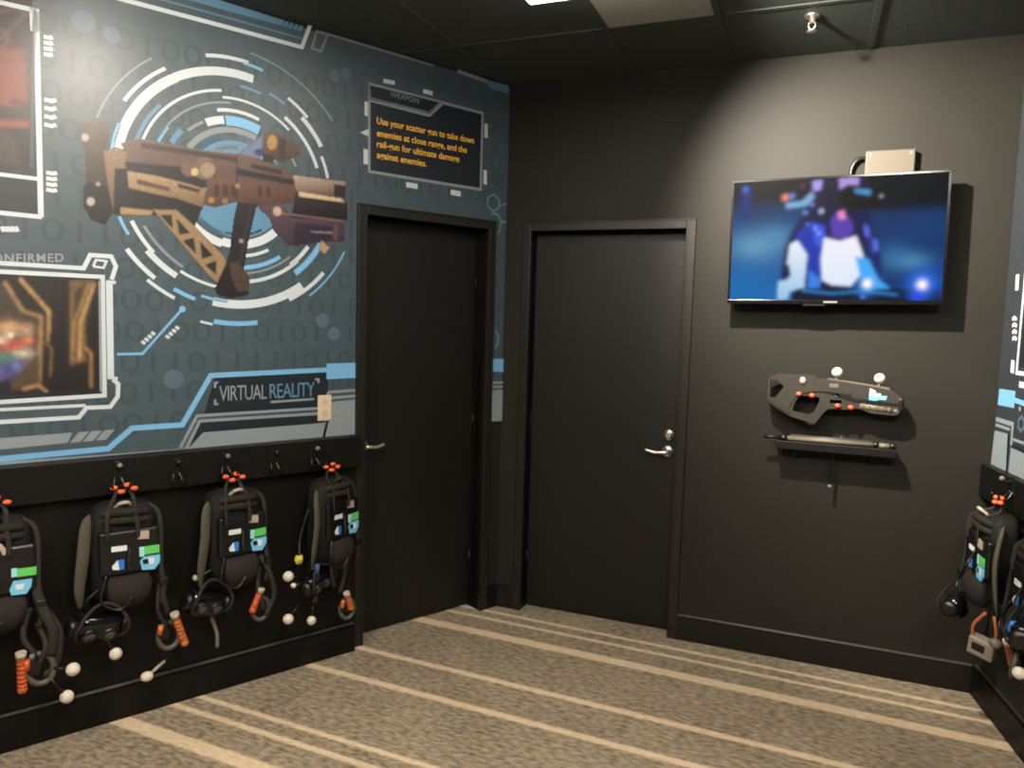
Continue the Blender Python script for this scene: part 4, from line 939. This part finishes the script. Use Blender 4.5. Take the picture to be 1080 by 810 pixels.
# ---- left wall, second from the left
g = Gear('L', 2.000, HZ+.004)
hook('L', g.s, g.z, 'black coat hook holding the backpack under the mural bar, second from the frame edge')
backpack(g, 'black backpack with blue and green stickers hanging second from the left edge', [
    ('white_sticker', quad(117.5,577,134,582.5,-2), WSTK), ('blue_sticker', [(124,591),(131,590),(131,600),(126,601)], BLUE), ('white_sticker', [(118,598),(124,591),(126,601),(119,601)], WSTK),
    ('pale_blue_sticker', quad(147,577,152,587,-.3), mat('pale_blue_sticker', (150,205,215))), ('green_sticker', quad(152,576.5,168,585,-2.5), GREEN),
    ('light_blue_sticker', [(147.5,592),(152,587),(168.5,584.5),(168.5,592),(163,600),(150,601)], SKY), ('dark_emblem', [(150,590),(157,589),(157,594),(151,595)], BLACKP), ('white_emblem', [(156,588),(163,588),(162,594),(157,595)], WSTK),
    ('beige_tag', quad(145,560,157,568.5,-.6), LGREY)], seed=1)
headset(g, 102, 658, 'glossy black VR headset hanging at the lower left of the second backpack', rot=(.45, .18, .15), balls=((122,689.5,.0230,WHITEB),), cable=[(-.10, -.128, -.43), (-.14, -.125, -.47), (-.12, -.09, -.52), (-.115, -.09, -.56)])
controller(g, 178, 668, 'hand controller with bright orange ribbed grip and grey ring beside the second backpack', rot=(.1, 0, 0), strap=[(.010, [(.125, -.10, -.42), (.135, -.12, -.52), (.150, -.11, -.585)]), (.007, [(.122, -.10, -.46), (.11, -.12, -.56), (.140, -.11, -.63)])])
p = g.at(155, 713.5, .13); q = g.at(174, 697, .11)
mk = thing('tracking_marker', 'white marker ball on a pale stem in front of the wainscot below the second backpack', 'marker', g.world(p), ROT['L'])
mb = MB(); mb.ball((0, 0, 0), (.024, .022, .020), 18, 12); mb.build('marker_ball', WHITEB, mk)
d = Vector(q)-Vector(p); mb = MB(); mb.tube([tuple(d*.2), tuple(d)], .0065, 8); mb.build('marker_stem', LGREY, mk)
mb = MB(); mb.tube([tuple(x) for x in curve([d, d+Vector((.03, .0, .05)), d+Vector((.02, .0, .12)), d+Vector((.03, .0, .2))])], .004, 8); mb.build('lanyard', BLACKP, mk)
# ---- leftmost, cut by the frame
g = Gear('L', 2.415, HZ+.006)
hook('L', g.s, g.z, 'black coat hook at the left edge of the hook board')
backpack(g, 'black backpack with green sticker cut off by the left edge of the frame', [
    ('pale_blue_sticker', quad(12,600,18,609,-1), MATS['pale_blue_sticker']), ('green_sticker', quad(18,600,38.5,608.5,-2.5), GREEN), ('light_blue_sticker', [(10,622),(14,613),(34,610),(33,618),(28,626),(12,628)], SKY), ('white_emblem', [(16,617),(26,615),(24,621),(17,622)], WSTK), ('beige_tag', [(-4,572),(2,574),(10,583),(3,586)], LGREY)], seed=2)
headset(g, -40, 700, 'VR headset hanging left of the leftmost backpack, cut off by the frame', rot=(.4, 0, .1), cable=[(-.09, -.128, -.43), (-.12, -.125, -.46), (-.12, -.09, -.52), (-.12, -.09, -.58)])
controller(g, 42, 703, 'dim hand controller with narrow orange grip and grey loops beside the leftmost backpack', rot=(.1, -.15, 0), o=.2, grip=((-.046, .068), (-.062, -.052)), size=1.05, orange=mat('dark_orange_grip', (190, 84, 40), .5),
    strap=[(.018, [(.115, -.10, -.36), (.135, -.12, -.46), (.165, -.14, -.55), (.155, -.13, -.64)]), (.010, [(.10, -.10, -.46), (.075, -.12, -.55), (.105, -.13, -.62)]), (.013, [(.145, -.10, -.47), (.185, -.13, -.56), (.175, -.12, -.68), (.135, -.12, -.72)]), (.009, [(.12, -.10, -.52), (.14, -.14, -.60), (.10, -.13, -.70)])],
    balls=((77,706,.0240,WHITEB), (70.5,735,.0235,WHITEB)))
# ---- third
g = Gear('L', 1.585, HZ)
hook('L', g.s, g.z, 'black coat hook holding the third backpack, left of the outlet plate')
backpack(g, 'black backpack hanging third from the left edge above a round headset', [], seed=3, local=t_stick['backpack'], yaw=.16, out=.008)
headset(g, 216, 634, 'round black VR headset with a pale lens hanging under the third backpack', rot=(.25, .3, .25), size=.95, balls=((206,609.5,.0120,LGREY),), cable=[(-.10, -.128, -.43), (-.13, -.125, -.45), (-.115, -.09, -.50), (-.11, -.09, -.55)])
p = g.at(225, 656, .15); q = g.at(229, 683, .14); 
controller(g, 275, 640, 'hand controller with thin orange grip and black loops below the third backpack', rot=(.1, .1, 0), grip=((-.020, .085), (-.044, -.004)), size=.92, orange=MATS['dark_orange_grip'],
    strap=[(.011, [(.120, -.09, -.42), (.155, -.11, -.50), (.175, -.11, -.60), (.135, -.12, -.68)]), (.010, [(.115, -.09, -.47), (.10, -.12, -.56), (.13, -.11, -.66)])])
mk = thing('hanging_strap', 'thin grey strap end dangling below the headset of the third backpack', 'strap', g.world(p), ROT['L'])
mb = MB(); d = Vector(q)-Vector(p); mb.tube([tuple(x) for x in curve([Vector((-.01, .0, .03)), Vector((0, 0, 0)), d*.5+Vector((.008, 0, 0)), d])], .008, 8, flat=.5); mb.build('strap_webbing', GREYP, mk)
# ---- fourth, beside the door
g = Gear('L', 1.178, HZ-.004)
hook('L', g.s, g.z, 'black coat hook holding the backpack nearest the set-in door')
backpack(Gear('L', 1.150, HZ-.004), 'black backpack turned towards the set-in door and hanging nearest to it', [], seed=4, wid=.116, local=t_stick['backpack'], yaw=.42, out=.022)
headset(g, 333, 612, 'black VR headset tangled in straps under the backpack nearest the door', rot=(.3, -.2, .4), size=.85, balls=((304,608,.0235,WHITEB), (309.5,617.5,.0120,WHITEB), (304,653,.0230,WHITEB), (328.5,654.5,.0205,WHITEB)), cable=[(-.04, -.06, -.42), (-.06, -.12, -.46), (-.07, -.11, -.50), (-.06, -.10, -.54)])
controller(g, 366, 640, 'hand controller with orange grip hanging beside the edge of the wainscot', rot=(.1, 0, 0), grip=((-.012, .075), (.014, -.002)), size=.9,
    strap=[(.011, [(.100, -.10, -.42), (.105, -.13, -.50), (.10, -.12, -.58), (.085, -.11, -.66)]), (.010, [(.06, -.11, -.44), (.03, -.13, -.52), (.05, -.12, -.62)])])
p = g.at(315, 590, .2); mk = thing('yellow_tape_tab', 'small yellow tape tab on the straps under the backpack nearest the door', 'tape', g.world(p), ROT['L'])
mb = MB(); mb.loft([(-.020, 0, 0, .013, .009), (0, 0, 0, .019, .012), (.018, .002, 0, .014, .010)], 18, 3); mb.build('tape_wrap', YELLOW, mk)
mb = MB(); mb.tube([tuple(x) for x in curve([Vector((.004, 0, .015)), Vector((.012, .02, .07)), Vector((.035, .03, .14)), Vector((.062, .035, .21))])], .007, 8); mb.build('tape_cord', BLACKP, mk)
p = g.at(334, 600, .21); mk = thing('cable_clip', 'small blue cable clip below the backpack nearest the door', 'clip', g.world(p), ROT['L'])
mb = MB(); mb.loft([(-.022, 0, 0, .008, .008), (0, 0, 0, .012, .010), (.022, .003, 0, .009, .008)], 16, 3); mb.build('clip_body', mat('dark_blue_clip', (62, 84, 140)), mk)
mb = MB(); mb.tube([tuple(x) for x in curve([Vector((0, 0, -.02)), Vector((.01, .01, -.09)), Vector((-.005, .01, -.16))])], .013, 8, flat=.4); mb.build('clip_strap', WEB, mk)
# ---- empty hooks between
for u, lab in ((186, 'empty black coat hook between the second and third backpacks'), (289, 'empty black coat hook between the third backpack and the one nearest the door')):
    a, z = sz('L', u, 497-(u-186)*.08, .08); hook('L', a, HZ-.005, lab, tip=BLACKP)
# ---- right wall
LST = t_stick['backpack']
g = Gear('R', .350, 1.055)
hook('R', g.s, g.z, 'black coat hook on the right wall nearest the back corner')
backpack(g, 'black backpack with small coloured stickers on the right wall, nearest the back corner', [], seed=5, wid=.125, tall=.36, padside=1, local=LST)
headset(g, 1009, 638, 'round black VR headset hanging against the back corner on the right wall', o=.20, rot=(.3, 0, -.5), size=.82, cable=[(.02, -.11, -.42), (.0, -.14, -.46), (-.02, -.14, -.50), (-.03, -.13, -.53)])
c = g.at(1037, 682, .20)
bx = thing('tracker_box', 'pale grey box with a dark window hanging on orange straps below the right wall backpack', 'box', g.world(c)); bx.rotation_euler = (.1, .12, ROT['R']+.75)
mb = MB(); mb.box((-.048, -.025, -.040), (.048, .025, .034), .008, 3); mb.build('case', mat('pale_grey_case', (128, 120, 106), .5), bx)
mb = MB(); mb.box((-.030, -.0275, -.014), (.018, -.0240, .016), .003); mb.build('window', BLACKP, bx)
mb = MB(); mb.ball((.045, -.012, .042), (.024, .020, .020)); mb.build('pale_knob', GREYP, bx)
for sx_ in (-.040, .036):
    mb = MB(); mb.tube([tuple(p) for p in curve([(sx_, -.01, .030), (sx_*1.1, -.006, .075), (sx_*.4, .01, .135)])], .0065, 8, flat=.6); mb.build('orange_strap', mat('dull_orange_strap', (150, 78, 48), .6), bx)
g = Gear('R', .790, 1.055)
hook('R', g.s, g.z, 'black coat hook on the right wall cut off by the right edge of the frame')
backpack(g, 'black backpack on the right wall cut off by the right edge of the frame', [], seed=6, wid=.125, tall=.36, padside=1, local=LST)
headset(g, 1082, 668, 'black VR headset under the backpack at the right edge of the frame', o=.20, rot=(.3, 0, -.4), size=.85, cable=[(.0, -.11, -.42), (-.02, -.14, -.46), (-.02, -.14, -.50), (-.03, -.13, -.53)])
controller(g, 1071, 698, 'dull orange hand controller with white ball at the lower right edge of the frame', o=.22, rot=(.1, .1, -.6), size=.9, grip=((.020, .075), (-.020, -.020)), orange=MATS['dull_orange_strap'], balls=((1075, 710, .0210, WHITEB),), strap=[(.010, [(-.10, -.11, -.44), (-.09, -.13, -.50), (-.06, -.12, -.56)])])
p = g.at(1067, 663, .24); mk = thing('cable_clip', 'bright blue cable clip hanging beside the backpack at the right edge of the frame', 'clip', g.world(p), ROT['R'])
mb = MB(); mb.loft([(-.030, 0, 0, .014, .010), (0, 0, 0, .018, .012), (.030, .003, 0, .013, .010)], 16, 3); mb.build('clip_body', BLUE, mk)
mb = MB(); mb.tube([tuple(x) for x in curve([Vector((0, 0, .026)), Vector((.01, .02, .08)), Vector((.0, .04, .13))])], .006, 8); mb.build('clip_cord', BLACKP, mk)
